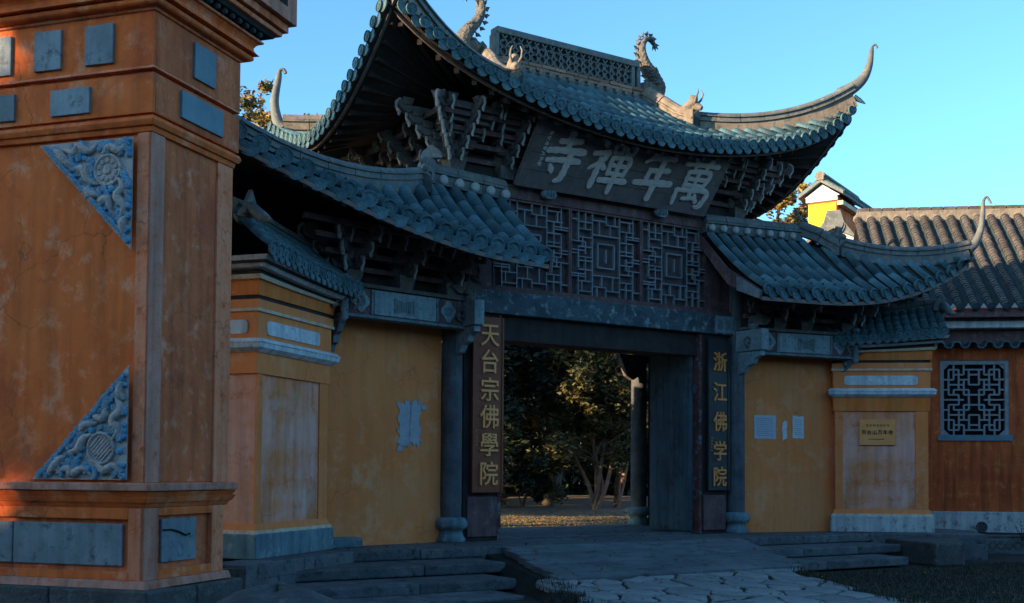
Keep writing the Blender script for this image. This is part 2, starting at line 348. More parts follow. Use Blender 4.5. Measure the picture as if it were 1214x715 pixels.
def rafters(parent, pairs, w=.07, h=.08, name='rafter'):
    for a, b in pairs:
        a, b = V3(a), V3(b); M = frame(a, b, sx=w, sz=h) @ Matrix.Translation((0, .5, 0)); link(name, RAFTER, parent, M)
def ridge_piece(path, w, h, parent, name='ridge_segment', m='ridge', seglen=.45, scale=None, tiers=True):
    """segmented ridge: stepped lower course plus rounded cap, cut in separate pieces"""
    path = [V3(p) for p in path]; cum = [0]
    for i in range(len(path)-1): cum.append(cum[-1]+(path[i+1]-path[i]).length)
    L = cum[-1]; n = max(1, round(L/seglen))
    def at(s):
        for i in range(len(path)-1):
            if s <= cum[i+1]+1e-9: t = (s-cum[i])/max(1e-9, cum[i+1]-cum[i]); return lp(path[i], path[i+1], t), (lerp(scale[i], scale[i+1], t) if scale else 1)
        return path[-1], (scale[-1] if scale else 1)
    H = h
    lower = [(-w*.42, 0), (w*.42, 0), (w*.42, H*.42), (w*.56, H*.46), (w*.56, H*.56), (w*.40, H*.60), (-w*.40, H*.60), (-w*.56, H*.56), (-w*.56, H*.46), (-w*.42, H*.42)]
    cap = [(w*.5*cos(t), H*.6+H*.4*sin(t)) for t in [pi*k/6 for k in range(7)]]
    for k in range(n):
        a, c = L*k/n+.006, L*(k+1)/n-.006; pp = [at(lerp(a, c, j/4)) for j in range(5)]
        b = MB(); b.sweep([p for p, _ in pp], lower, scale=[q for _, q in pp]); b.sweep([p for p, _ in pp], cap, scale=[q*random.uniform(.98, 1.0) for _, q in pp][:1]*5 if not scale else [q for _, q in pp], smooth=False)
        b.build(name, m, parent)

# ------------------------------------------------------------------ text helper
def char_mesh(ch, size, depth, bold, m):
    cu = bpy.data.curves.new('char', 'FONT'); cu.body = ch; cu.size = size; cu.extrude = depth/2; cu.align_x = 'CENTER'; cu.align_y = 'CENTER'; cu.resolution_u = 3
    o = bpy.data.objects.new('char', cu); COL.objects.link(o); bpy.context.view_layer.update()
    me = bpy.data.meshes.new_from_object(o.evaluated_get(bpy.context.evaluated_depsgraph_get()))
    bpy.data.objects.remove(o); me.materials.clear(); me.materials.append(MT[m])
    if len(me.vertices):
        xs = [v.co.x for v in me.vertices]; ys = [v.co.y for v in me.vertices]; c = V3(((min(xs)+max(xs))/2, (min(ys)+max(ys))/2, 0))
        for v in me.vertices: v.co -= c
    if bold and len(me.vertices):          # bolder strokes: overlapping shifted copies of the outline
        b = MB(); vs = [v.co.copy() for v in me.vertices]; fs = [tuple(p.vertices) for p in me.polygons]
        for i, (dx, dy) in enumerate(((0, 0), (bold, 0), (-bold, 0), (0, bold*.8), (0, -bold*.8), (bold*.7, bold*.7), (-bold*.7, -bold*.7))): b.add([v+V3((dx, dy, i*.0006)) for v in vs], fs)
        me = b.mesh('character', m)
    me.name = 'character'; return me

# ================================================================== GROUND
b = MB(); N = 40; S = 400
b.box(-S, S, -S, S, -1.2, -.45); g = b.build('ground', 'ground'); tag(g, kind='structure')
# gate platform (floor of the gate) as stone slabs on a core
plat = [(-3.02, -1.26), (-5.0, -1.27), (-6.95, -2.72), (-8.1, -1.6), (-8.1, 3.4), (8.3, 3.4), (8.3, -.9), (6.55, -2.45), (4.95, -1.22), (3.0, -1.26)]
b = MB(); b.prism(plat, Matrix.Translation((0, 0, -.5)), .46); pc = b.build('platform', 'stone'); tag(pc, kind='structure')
def slab_obj(parent, name, m, poly, z0, z1, bev=.012, tilt=0):
    cx = sum(p[0] for p in poly)/len(poly); cy = sum(p[1] for p in poly)/len(poly)
    b = MB(); b.prism([(x-cx, y-cy) for x, y in poly], Matrix.Translation((0, 0, z0)), z1-z0)
    o = b.build(name, m, parent, bevel=bev); o.location = (cx, cy, 0)
    if tilt: o.rotation_euler = (random.uniform(-tilt, tilt), random.uniform(-tilt, tilt), 0)
    return o
y = -1.24; ri = 0
for (ya, yb) in ((-1.25, -.45), (-.45, .4), (.4, 1.3), (1.3, 2.3), (2.3, 3.38)):
    xs = [-7.2 if ya > -1 else -4.95]; xe = 7.6 if ya > -1 else 4.9
    while xs[-1] < xe-1.2: xs.append(xs[-1]+random.uniform(.9, 1.5))
    xs[-1] = xe
    for a, c in zip(xs, xs[1:]): slab_obj(pc, 'floor_slab', 'stone', [(a+.004, ya+.004), (c-.004, ya+.004), (c-.004, yb-.004), (a+.004, yb-.004)], -.06, -.002-random.uniform(0, .004), .008)
# kerb of the splayed ends
for sgn, pts in ((-1, [(-4.97, -1.27), (-6.95, -2.72)]), (1, [(4.92, -1.22), (6.55, -2.45)])):
    (xa, ya), (xb, yb) = pts; L = math.hypot(xb-xa, yb-ya); tx, ty = (xb-xa)/L, (yb-ya)/L; nx, ny = (-ty, tx) if (-ty*0+tx*1) > 0 else (ty, -tx)
    if ny < 0: nx, ny = -nx, -ny
    k = 2
    for i in range(k):
        a0, a1 = L*i/k+.006, L*(i+1)/k-.006
        q = [(xa+tx*a0, ya+ty*a0), (xa+tx*a1, ya+ty*a1), (xa+tx*a1+nx*.5, ya+ty*a1+ny*.5), (xa+tx*a0+nx*.5, ya+ty*a0+ny*.5)]
        if (q[1][0]-q[0][0])*(q[2][1]-q[0][1])-(q[1][1]-q[0][1])*(q[2][0]-q[0][0]) < 0: q = q[::-1]
        slab_obj(pc, 'kerb_stone', 'stone', q, -.18, .0, .015)
        slab_obj(pc, 'foundation_stone', 'stone_dark', [(x+nx*.06, y_+ny*.06) for x, y_ in q], -.46, -.185, .02)
# steps
def steps(name, label, x0s, x1s, edges):
    st = thing(name, label, 'stone steps')
    for k, (yn, z) in enumerate(edges):
        x0, x1 = x0s[k], x1s[k]; xs = [x0]
        while xs[-1] < x1-1.6: xs.append(xs[-1]+random.uniform(1.2, 2.2))
        xs[-1 if len(xs) > 1 and x1-xs[-1] < .5 else len(xs):] = [x1]
        for a, c in zip(xs, xs[1:]):
            slab_obj(st, 'step_stone', 'stone', [(a+.004, yn), (c-.004, yn+random.uniform(-.015, .015)), (c-.004, yn+.95), (a+.004, yn+.95)], z-.135, z, .022)
    return st
steps('stone_steps', 'worn grey stone steps left of the ramp, below the wall with the bare patch', (-5.6, -6.3, -6.75, -7.1), (-3.03, -3.2, -3.5, -3.85), ((-1.30, -.004), (-2.12, -.142), (-2.85, -.285), (-3.6, -.41)))
steps('stone_steps', 'low grey stone steps right of the ramp, below the wall with the torn notices', (1.75, 1.15, .95), (5.1, 4.75, 4.1), ((-1.28, -.004), (-2.05, -.142), (-2.72, -.285)))
# side cheek block at the right end of the steps
ck = thing('stone_block', 'dark rough stone block at the right end of the right steps', 'stone block')
for (q, z0, z1, m) in (([(4.55, -2.9), (5.15, -3.0), (6.1, -2.2), (5.5, -1.75), (5.0, -1.5)], -.45, -.07, 'stone_dark'),): slab_obj(ck, 'block', m, q, z0, z1, .03)
# ramp of planks and flagstones
rp = thing('plank_ramp', 'sloping ramp of worn grey planks leading up into the gateway', 'ramp')
def rampz(y): return -.0 + (y+1.26)*.105
ys = [-1.27]
for k in range(8): ys.append(ys[-1]-.27+random.uniform(-.03, .03))
for k, (ya, yb) in enumerate(zip(ys, ys[1:])):
    xl = -2.78-(-1.26-ya)*.27; xr = 1.75-(-1.26-ya)*.42
    nseg = 2; cut = lerp(xl, xr, random.uniform(.35, .65))
    for a, c in ((xl+random.uniform(-.05, .05), cut-.004), (cut+.004, xr+random.uniform(-.08, .08))):
        b = MB(); b.add([(a, ya-.006, rampz(ya)-.0), (c, ya-.006, rampz(ya)), (c, yb+.006, rampz(yb)+.0), (a, yb+.006, rampz(yb)), (a, ya-.006, rampz(ya)-.09), (c, ya-.006, rampz(ya)-.09), (c, yb+.006, rampz(yb)-.09), (a, yb+.006, rampz(yb)-.09)], [(0, 3, 2, 1), (4, 5, 6, 7), (0, 1, 5, 4), (1, 2, 6, 5), (2, 3, 7, 6), (3, 0, 4, 7)])
        o = b.build('plank', 'plank', rp, bevel=.01); o.location.z = random.uniform(-.006, .006)
# earth under ramp
b = MB(); b.strip([[V3((-3.0, -1.3, -.1)), V3((.6, -1.3, -.1)), V3((1.7, -1.3, -.1))], [V3((-3.45, -3.4, -.29)), V3((-1, -3.4, -.29)), V3((.8, -3.4, -.29))], [V3((-4.3, -5.6, -.47)), V3((-2, -5.6, -.43)), V3((.4, -5.6, -.47))], [V3((-5.2, -8.0, -.5)), V3((-3, -8, -.47)), V3((-.6, -8, -.5))]], False)
b.strip([[V3((-3.0, -1.3, -.1)), V3((-3.45, -3.4, -.29)), V3((-4.3, -5.6, -.47))], [V3((-3.15, -1.3, -.5)), V3((-3.75, -3.4, -.5)), V3((-4.7, -5.6, -.5))]], False)
tag(b.build('path_bed', 'moss'), kind='structure')
# flagstone path : Voronoi stones
fp = bpy.data.objects.new('flagstone_path', None); COL.objects.link(fp); tag(fp, kind='structure')
def clip(poly, a, b_, c):
    o = []
    for i in range(len(poly)):
        p, q = poly[i], poly[(i+1) % len(poly)]; dp, dq = a*p[0]+b_*p[1]-c, a*q[0]+b_*q[1]-c
        if dp <= 0: o.append(p)
        if dp*dq < 0: t = dp/(dp-dq); o.append((p[0]+(q[0]-p[0])*t, p[1]+(q[1]-p[1])*t))
    return o
rs = random.Random(11); seeds = []
gy = -3.1
while gy > -8.6:
    gx = -6.2
    while gx < 1.8:
        seeds.append((gx+rs.uniform(-.2, .2), gy+rs.uniform(-.17, .17))); gx += rs.uniform(.36, .72)
    gy -= .34
def inpath(x, y): 
    return (-3.25-(-3.1-y)*.42) < x < (.75-(-3.1-y)*.33) and y < -3.42+.1*sin(x*3)
mesht = []
for i, (sx, sy) in enumerate(seeds):
    if not inpath(sx, sy): continue
    poly = [(sx-1, sy-1), (sx+1, sy-1), (sx+1, sy+1), (sx-1, sy+1)]
    for j, (tx, ty) in enumerate(seeds):
        if i == j or abs(tx-sx) > 2 or abs(ty-sy) > 2: continue
        a, bb = tx-sx, ty-sy; L = math.hypot(a, bb); a /= L; bb /= L
        poly = clip(poly, a, bb, a*sx+bb*sy+L/2-rs.uniform(.014, .032))
        if len(poly) < 3: break
    if len(poly) < 3: continue
    P2 = []
    for k in range(len(poly)):     # break the straight edges a little
        p, q = poly[k], poly[(k+1) % len(poly)]; P2.append(p)
        if math.hypot(q[0]-p[0], q[1]-p[1]) > .22:
            for t in (.33, .66): P2.append((lerp(p[0], q[0], t)+rs.uniform(-.03, .03), lerp(p[1], q[1], t)+rs.uniform(-.03, .03)))
    cyy = sum(p[1] for p in P2)/len(P2); zz = (-.262-(-3.4-cyy)*.073 if cyy > -5.6 else -.425-(-5.6-cyy)*.02)+rs.uniform(-.006, .008)
    o = slab_obj(fp, 'paving_stone', 'flag', P2, -.07, .0, .014); o.location.z = zz; o.rotation_euler = ((.073 if cyy > -5.6 else .02)+rs.uniform(-.012, .012), rs.uniform(-.012, .012), 0)
# garden behind the gate
b = MB(); rows = []
for j in range(30):
    yy = 3.2+j*.9; rows.append([V3((-14+i*.9, yy, -.10+.05*sin(i*.7+j)+(0 if j < 6 else (j-6)*.02))) for i in range(40)])
b.strip(rows); o = b.build('garden_ground', 'gravel'); tag(o, kind='structure')
# grass tufts
def blades(name, label, n, fn, h, m='grass', wdt=.008):
    b = MB()
    for k in range(n):
        x, y, z = fn(k); a = random.uniform(0, 2*pi); l = random.uniform(-.5, .5)*h; hh = h*random.uniform(.5, 1.1)
        dx, dy = cos(a)*wdt, sin(a)*wdt
        b.add([(x-dx, y-dy, z), (x+dx, y+dy, z), (x+l*cos(a+1), y+l*sin(a+1), z+hh)], [(0, 1, 2)])
    o = b.build(name, m); tag(o, label, 'grass', kind='stuff'); return o
def g1(k):
    while True:
        x, y = random.uniform(-.6, 6.5), random.uniform(-8.6, -2.9)
        if x > (1.0-(-3.1-y)*.33): return x, y, -.46
blades('grass', 'thin dark grass growing on the bare earth beside the flagstone path', 30000, g1, .05)
def litter(name, n, fn, m):
    b = MB()
    for k in range(n):
        x, y, z = fn(k); a = random.uniform(0, 6.3); s = random.uniform(.02, .04); t = random.uniform(-.02, .03)
        b.add([(x, y, z+.01), (x+s*cos(a), y+s*sin(a), z+.01+t), (x+s*1.6*cos(a+.5), y+s*1.6*sin(a+.5), z+.012), (x+s*cos(a+1.2), y+s*sin(a+1.2), z+.02)], [(0, 1, 2, 3)])
    o = b.build(name, m); return o
o = litter('fallen_leaves', 9000, lambda k: (random.uniform(-2, 9), 3.5+abs(random.gauss(0, 3.2)), -.06), 'leaf_gold'); tag(o, 'brown fallen leaves scattered over the garden ground behind the gate', 'fallen leaves', kind='stuff')
def sc(k):
    while True:
        x = random.uniform(-7, 5); y = random.uniform(-8, 1.2)
        if y > -1.25: return x, y, .0
        if -3.3 < x < 1.2 and y > -3.4: return x, y, rampz(y)+.005
        if y < -3.5 and inpath(x, y): return x, y, -.25-(-3.4-y)*.073+.02 if y > -5.6 else -.42
        if x > 1.5 and y < -3.2: return x, y, -.45
o = litter('fallen_leaves', 420, sc, 'leaf_gold'); tag(o, 'a few dry brown leaves scattered over the gate floor, ramp and path', 'fallen leaves', kind='stuff')
def g2(k):
    while True:
        y = random.uniform(-7.5, -3.2); sd_ = random.random() < .5
        x = (-3.25-(-3.1-y)*.42 if sd_ else .75-(-3.1-y)*.33)+random.gauss(0, .10); return x, y, -.29-(-3.4-y)*.073 if y > -5.6 else -.45
blades('weeds', 'dark weeds and moss along the edges of the flagstone path', 2600, g2, .09)

# ================================================================== MAIN GATE
gate = thing('temple_gate', 'tall wooden temple gate with grey upswept tiled roof over the open doorway', 'gate')
# columns on waisted stone bases
def column(parent, x, y, z1, m, r=.155, base=True):
    b = MB(); b.lathe([(r*1.02, .34), (r*1.03, 1.2), (r, 2.2), (r*.97, z1)], T(x, y), 18); c = b.build('column', m, parent)
    if base:
        b = MB(); b.lathe([(r*1.35, -.0), (r*1.45, .03), (r*1.2, .10), (r*1.12, .17), (r*1.45, .19), (r*1.62, .24), (r*1.62, .29), (r*1.42, .345), (r*1.1, .36)], T(x, y), 20); b.build('column_base', 'stone_blue', parent)
for x in (-2.86, 2.86): column(gate, x, -.06, 5.45, 'column_blue')
for x in (-3.22, 3.22): column(gate, x, 3.05, 3.9, 'column_blue')
for s in (-1, 1):   # slim outer post flanking each column
    b = MB(); b.box(s*3.13-.11, s*3.13+.11, .0, .24, 0, 3.2); b.build('side_post', 'column', gate, bevel=.01)
# jambs, signboard backing posts
for s in (-1, 1):
    a, c = sorted((s*2.02, s*2.66)); b = MB(); b.box(a, c, -.06, .22, 0, 3.43); b.build('door_jamb', 'wood_dark', gate, bevel=.01)
    b = MB(); b.box(a+.06, c-.06, -.10, -.062, .06, .66); b.build('jamb_panel', 'wood', gate, bevel=.01)
    e = s*2.0; b = MB(); b.box(min(e, e+s*.06), max(e, e+s*.06), -.075, .2, 0, 3.43); b.build('jamb_edge', 'column', gate)
# lintel
b = MB(); b.box(-2.80, 2.80, -.14, .24, 3.43, 3.78); b.build('lintel_beam', 'lintel', gate, bevel=.015)
b = MB(); b.box(2.30, 2.82, -.155, -.139, 3.46, 3.75); o = b.build('painted_end_panel', 'beampaint', gate)
for k in range(3):
    b = MB(); b.box(2.36+k*.16, 2.47+k*.16, -.168, -.154, 3.52, 3.69); b.build('painted_square', 'bluegrey', gate)
b = MB(); b.box(-2.0, 2.0, -.0, .5, 3.05, 3.425); b.build('inner_lintel', 'wood_dark', gate)
b = MB(); b.box(-3.3, 3.3, .25, 3.2, 3.9, 4.0); b.build('ceiling_board', 'wood_dark', gate)
# back-porch carved brackets seen through the doorway
def scroll(cx, cz, r0, turns, sgn=1, n=26, start=0):
    return [(cx+sgn*(r0*(1-.78*k/n))*cos(start+turns*2*pi*k/n), cz+(r0*(1-.78*k/n))*sin(start+turns*2*pi*k/n)) for k in range(n+1)]
b = MB(); b.prism([(0, 0), (.75, 0), (.75, -.12), (.6, -.2), (.5, -.42), (.35, -.5), (.2, -.42), (.1, -.2)], T(2.55, 2.95, 3.35, rx=pi/2), .12); b.build('carved_bracket', 'bracket', gate, 'pale carved bracket beside the rear column')
b = MB(); b.box(-3.3, 3.3, 2.85, 3.1, 3.42, 3.8); b.build('rear_beam', 'wood_dark', gate)
# walls closing the passage sides
for s in (-1, 1):
    a, c = sorted((s*3.42, s*3.55)); b = MB(); b.box(a, c, .24, 3.0 if s > 0 else 3.6, 0, 3.95); b.build('passage_wall', 'wood_dark', gate)  # left wall runs longer, to keep sun off the rear column
# door leaf, open inward on the right
dl = MB(); dl.box(0, .06, 0, 1.16, .03, 3.40, T(1.93, .08, 0, rz=radians(-4))); dl = dl.build('door_leaf', 'door', gate, 'faded blue grey door leaf standing open on the right', bevel=.008)
for k in range(4): b = MB(); b.box(-.012, .0, .29*k+.006, .29*k+.284, .06, 3.38, T(1.928, .08, 0, rz=radians(-4))); b.build('door_board', 'door', dl)
dl2 = MB(); dl2.box(-.06, 0, 0, 1.16, .03, 3.40, T(-1.93, .08, 0, rz=radians(4))); dl2.build('door_leaf', 'door', gate, bevel=.008)
# threshold
b = MB(); b.box(-2, 2, .1, .3, 0, .02); b.build('threshold', 'stone', gate)
# upper frame : boards and lattice panels
b = MB(); b.box(-2.72, 2.72, .03, .12, 3.78, 5.3); b.build('backing_board', 'lattice_back', gate)
b = MB(); b.box(-2.72, 2.72, -.07, .1, 5.24, 5.46); b.build('upper_beam', 'wood', gate, bevel=.01)
b = MB(); b.box(-2.72, 2.72, -.02, .1, 5.46, 6.9); b.build('upper_board', 'wood_dark', gate)
b = MB(); b.box(-2.72, 2.72, -.11, .0, 3.78, 3.83); b.build('lattice_sill', 'wood', gate)
for x0, x1 in ((-2.72, -2.18), (2.18, 2.72)):
    b = MB(); b.box(x0, x1, -.06, .03, 3.83, 5.24); b.build('side_board', 'wood', gate)
UB = unit_box('lattice')
WP, HP = 10.0, 13.0
Hb = [(0, 3, 7), (1, 3, 5), (1.5, 5, 7), (1.5, 0.8, 3), (2.6, 1, 3), (2.2, 7, 9.2), (3.3, 3, 7), (3.3, 8, 10), (4.6, 0, 2), (4.6, 3.8, 6.2), (5.4, 1, 3), (5.4, 7, 9), (6.5, 0, 1), (6.5, 9, 10)]
Vb = [(1, 0, 4.6), (2, 0, 2.6), (3, 0, 5.4), (4, 1, 3.3), (5, 0, 1.5), (5.6, 1.5, 3.3), (7, 0, 3.3), (8, 2.2, 5.4), (9, 0, 3.3), (3, 3.3, 9.7), (3.8, 4.6, 8.4), (7, 3.3, 6.5), (2, 4.6, 6.5), (1, 5.4, 7.6), (5, 5.4, 7.6)]
Hb += [(.6, 7, 9), (7, 8, 10), (1.2, 0, 1), (4, 7, 9.0), (3.9, 1, 3), (2.9, 8, 10), (6, 7, 9)]; Vb += [(1.6, 3.9, 5.4), (8.5, .6, 2.2), (6.3, 0, 1.5), (8, 4, 6), (9, 4.2, 7)]
Hb += [(HP-y, WP-b_, WP-a) for y, a, b_ in Hb]; Vb += [(WP-x, HP-b_, HP-a) for x, a, b_ in Vb]
Hb = sorted(set(Hb)); Vb = sorted(set(Vb))
def lattice_panel(parent, x0, x1, z0, z1, y):
    b = MB()
    for q in ((x0, x0+.03, z0, z1), (x1-.03, x1, z0, z1), (x0+.03, x1-.03, z0, z0+.03), (x0+.03, x1-.03, z1-.03, z1)): b.box(q[0], q[1], y-.05, y+.03, q[2], q[3])
    p = b.build('lattice_panel', 'wood', parent); px, pz = (x1-x0-.06)/WP, (z1-z0-.06)/HP
    X = lambda u: x0+.03+u*px
    Z = lambda v: z1-.03-v*pz
    for yy, a, c in Hb:
        if 0 < yy < HP: link('lattice_bar', UB, p, Matrix.Translation((X((a+c)/2), y-.018+random.uniform(-.002, .002), Z(yy))) @ Matrix.Diagonal(((c-a)*px, .045, .021, 1)))
    for xx, a, c in Vb:
        if 0 < xx < WP: link('lattice_bar', UB, p, Matrix.Translation((X(xx), y-.015+random.uniform(-.002, .002), Z((a+c)/2))) @ Matrix.Diagonal((.021, .05, (c-a)*pz, 1)))
for k in range(3):
    xa = -2.175+k*1.45; lattice_panel(gate, xa+.002, xa+1.448, 3.84, 5.23, -.02)
# plaque supports (two carved bosses)
for x in (-1.22, 1.05):
    b = MB(); b.lathe([(.001, -.13), (.09, -.12), (.115, -.06), (.12, 0), (.1, .05)], T(x, -.19, 5.36, rx=pi/2) @ Matrix.Diagonal((1.25, .75, .6, 1)), 14)
    for k in (-1, 0, 1): b.tube([(x+k*.05, -.262, 5.33), (x+k*.05, -.275, 5.36), (x+k*.05, -.262, 5.40)], .018, 6)
    b.build('carved_boss', 'bluegrey', gate)
# roof geometry ------------------------------------------------------
def ze(x): ax = abs(x); return 6.20+.045*ax*ax+.34*(ax/4.55)**7
def zside(y):
    return 6.07+1.42*max(0, (1.4-y)/2.65)**1.75+(.62*max(0, (y-1.4)/1.7)**1.7)
XC, YF, YB = 4.55, -1.25, 3.1
GX, GY = 1.95, .12     # gable ridge foot on the front slope
ZR = 7.68
def zpf(t): return ZR-(ZR-6.05)*(1.22*t-.22*t*t)
def front_top(x):
    ax = abs(x)
    if ax <= GX: return V3((x, 1.05, ZR))
    t = (ax-GX)/(XC-GX); return V3((x, lerp(GY, YF, t), lerp(7.0, 7.42, t)-.42*4*t*(1-t)*.42))
def hip_pt(t, s=1): return V3((s*lerp(GX, XC, t), lerp(GY, YF, t), lerp(7.0, 7.42, t)-.42*4*t*(1-t)*.42))
rows = []; n = 45
xs = [XC*(-1+2*(i+.5)/n) for i in range(n)]
def yfe(x): return -1.32+.06*(abs(x)/XC)**6
for x in xs:
    tp = front_top(x); bt = V3((x, yfe(x), ze(x)))
    L = (tp-bt).length; rows.append(hang(tp, bt, .045*L, 9))
roof = gate
roof_rows(gate, rows, cap=290)
edge = [[p+V3((0, 0, 0)) for p in r] for r in rows]
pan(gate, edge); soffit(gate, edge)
def side_rows(s, n=24):
    R = []
    for i in range(n):
        y = YF+(YB-YF)*(i+.35)/n
        bt = V3((s*(XC+.02), y, zside(y)))
        if y < GY: t = (y-GY)/(YF-GY); tp = hip_pt(t, s)
        elif y > 2.0: t = (y-2.0)/(YB-2.0); tp = V3((s*lerp(GX, XC, t), y, lerp(7.0, 6.52, t)-.25*4*t*(1-t)*.5))
        else: tp = V3((s*GX, y, 7.0))
        if (tp-bt).length > .12: R.append(hang(tp, bt, .05*(tp-bt).length, 9))
    return R
tmp = {}
for s in (-1, 1):
    R = side_rows(s)
    side = bpy.data.objects.new('side_roof_slope', None); side = MB().strip([[p for p in r] for r in R]).build('side_roof_slope', 'tile_dark', gate)
    roof_rows(side, R, cap=200, nail=False)
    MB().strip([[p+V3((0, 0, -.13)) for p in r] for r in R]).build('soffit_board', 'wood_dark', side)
    ra = []
    for k in range(17):
        y = -1.0+k*.22; e = zside(y); ra.append(((s*2.75, lerp(y, .5 if y < .5 else y, .55), 6.55), (s*(XC-.14), y, e-.15)))
    rafters(side, ra)
    path = [V3((s*(XC-.08), y, zside(y)-.12)) for y in [YF+(YB-YF)*i/24 for i in range(25)]]
    MB().sweep(path, [(-.02, -.035), (.02, -.035), (.02, .035), (-.02, .035)]).build('fascia_board', 'fascia', side)
# back slope
Rb = []
for i in range(23):
    x = XC*(-1+2*(i+.5)/23); ax = abs(x)
    tp = V3((x, 1.15, ZR)) if ax <= GX else V3((x, lerp(2.0, YB, (ax-GX)/(XC-GX)), lerp(7.0, 6.52, (ax-GX)/(XC-GX))-.12*4*((ax-GX)/(XC-GX))*(1-(ax-GX)/(XC-GX))))
    Rb.append(hang(tp, V3((x, YB+.05, 5.95+.57*(ax/XC)**3)), .05, 7))
bs = MB().strip(Rb).build('back_roof_slope', 'tile_dark', gate)
roof_rows(bs, Rb, cap=60, nail=False)
# fascia and rafters along the front
MB().sweep([V3((x, yfe(x)+.14, ze(x)-.135)) for x in [-XC+2*XC*i/40 for i in range(41)]], [(-.015, -.02), (.015, -.02), (.015, .02), (-.015, .02)]).build('fascia_board', 'fascia', gate)
rafters(gate, [((lerp(x*.72, x, 0) if abs(x) > 2.6 else x, -.05, 6.72), (x, yfe(x)+.2, ze(x)-.17)) for x in [-4.3+i*.287 for i in range(31)]])
RC0 = MB().lathe([(.06, -.02), (.06, .02), (.03, .03), (.001, .03)], Matrix.Rotation(pi/2, 4, 'X'), 12).mesh('mortar_cap', 'ridge_pale')
for x in xs:
    if abs(x) < 1.6: link('mortar_cap', RC0, gate, Matrix.Translation((x, .93, ZR+.03)))
# triangular gable wall ends
for s in (-1, 1):
    b = MB(); b.prism([(.15, 6.95), (2.0, 6.95), (1.08, 7.7)], Matrix(((0, 0, 1, s*1.86-.03), (1, 0, 0, 0), (0, 1, 0, 0), (0, 0, 0, 1))), .06); b.build('gable_board', 'ridge_pale', gate)
# main ridge with openwork screen
b = MB(); b.box(-1.62, 1.66, .97, 1.23, 7.62, 7.74); b.build('ridge_base', 'ridge', gate)
BRK = unit_box('brick'); k = 0
for row in range(2):
    x = -1.5+row*.12
    while x < 1.5:
        l = random.uniform(.2, .3); link('brick', BRK, gate, Matrix.Translation((x+l/2, .99+random.uniform(-.012, .012), 7.775+row*.062)) @ Matrix.Diagonal((l-.015, .09, .052, 1))); x += l
b = MB(); b.box(-1.52, 1.52, 1.03, 1.2, 7.74, 7.88); b.build('ridge_core', 'ridge', gate)
sc = MB(); sc.box(-1.42, 1.5, 1.07, 1.13, 7.88, 8.24); sc = sc.build('ridge_screen', 'tile_dark', gate)
b = MB(); b.box(-1.46, 1.54, .985, 1.215, 8.25, 8.36); b.build('screen_cap', 'ridge', sc, bevel=.015)
for x in (-1.45, 1.53, 1.40): b = MB(); b.box(x-.035, x+.035, 1.0, 1.2, 7.88, 8.249); b.build('screen_post', 'ridge', sc)
RING = MB(); RING.lathe([(.075, -.03), (.075, .03), (.055, .03), (.055, -.03), (.075, -.03)], Matrix.Rotation(pi/2, 4, 'X'), 14); RING = RING.mesh('ring', 'ridge')
for i in range(18):
    for j, z in enumerate((7.965, 8.095)):
        link('ring', RING, sc, Matrix.Translation((-1.32+i*.155, 1.04, z)))
BAR = unit_box('ridge')
for i in range(17):
    for s in (-1, 1): link('screen_bar', BAR, sc, Matrix.Translation((-1.30+i*.16, 1.035, 8.185)) @ Matrix.Rotation(s*.9, 4, 'Y') @ Matrix.Diagonal((.16, .05, .022, 1)))
# ridge dragons ------------------------------------------------------
def dragon(x, s, label):
    d = thing('ridge_dragon', label, 'roof ornament', 'ridge dragons at the ends of the gate roof ridge' if False else None, (x, 1.1, 7.86))
    cl = catmull([(s*.34, 0, -.02), (s*.36, 0, .14), (s*.24, 0, .34), (s*.08, 0, .52), (s*.0, 0, .70), (s*.01, 0, .86), (s*.10, 0, .98), (s*.21, 0, 1.0), (s*.29, 0, .93)], 6)
    rad = [.19, .20, .17, .135, .115, .095, .08, .065, .045]; n = len(cl)
    R = [lerp(rad[min(8, int(i/6))], rad[min(8, int(i/6)+1)], (i % 6)/6)*(1+.05*(i % 2)) for i in range(n)]
    b = MB(); b.tube(cl, R, 12, flat=.62, up=(0, 1, 0)); 
    # head and paws biting the ridge
    b.tube([(s*.34, 0, .05), (s*.15, 0, .09), (-s*.05, 0, .05), (-s*.13, 0, .0)], [.15, .14, .1, .05], 10)
    body = b.build('body', 'dragon', d)
    for k in range(9, n-3, 3):
        p = cl[k]; t = (cl[k+1]-cl[k-1]).normalized(); nn = V3((-t.z, 0, t.x)); 
        if nn.x*s > 0 and k < n-14: nn = -nn
        if k >= n-14 and nn.z < 0: nn = -nn
        q = p+nn*R[k]*.9; MB().tube([q-t*.04, q+nn*.03, q+nn*.075+t*.02], [.04, .03, .004], 6, flat=.5).build('spike', 'dragon', body)
    tip = cl[-1]
    for a in (-.9, -.3, .3, .9):
        v = V3((s*cos(a-.9), 0, sin(a-.9))); MB().tube([tip, tip+v*.07, tip+v*.13], [.035, .025, .004], 6, flat=.6).build('tail_fin', 'dragon', body)
    for zz in (.16, .28, .4): MB().tube([(s*.46-s*zz*.35, -.10, zz), (s*.34-s*zz*.3, -.15, zz+.03), (s*.2-s*zz*.2, -.11, zz+.01)], [.012, .03, .012], 6).build('scale_fold', 'dragon', body)
    for yy in (-.1, .1): MB().tube([(s*.05, yy, .14), (-s*.0, yy*1.3, .08), (-s*.02, yy*1.3, -.04)], [.05, .045, .03], 8).build('paw', 'dragon', body)
    return d
dragon(-1.72, -1, 'grey clay dragon at the left end of the openwork roof ridge')
dragon(1.66, 1, 'grey clay dragon with curled spiny tail, right end of the openwork ridge')
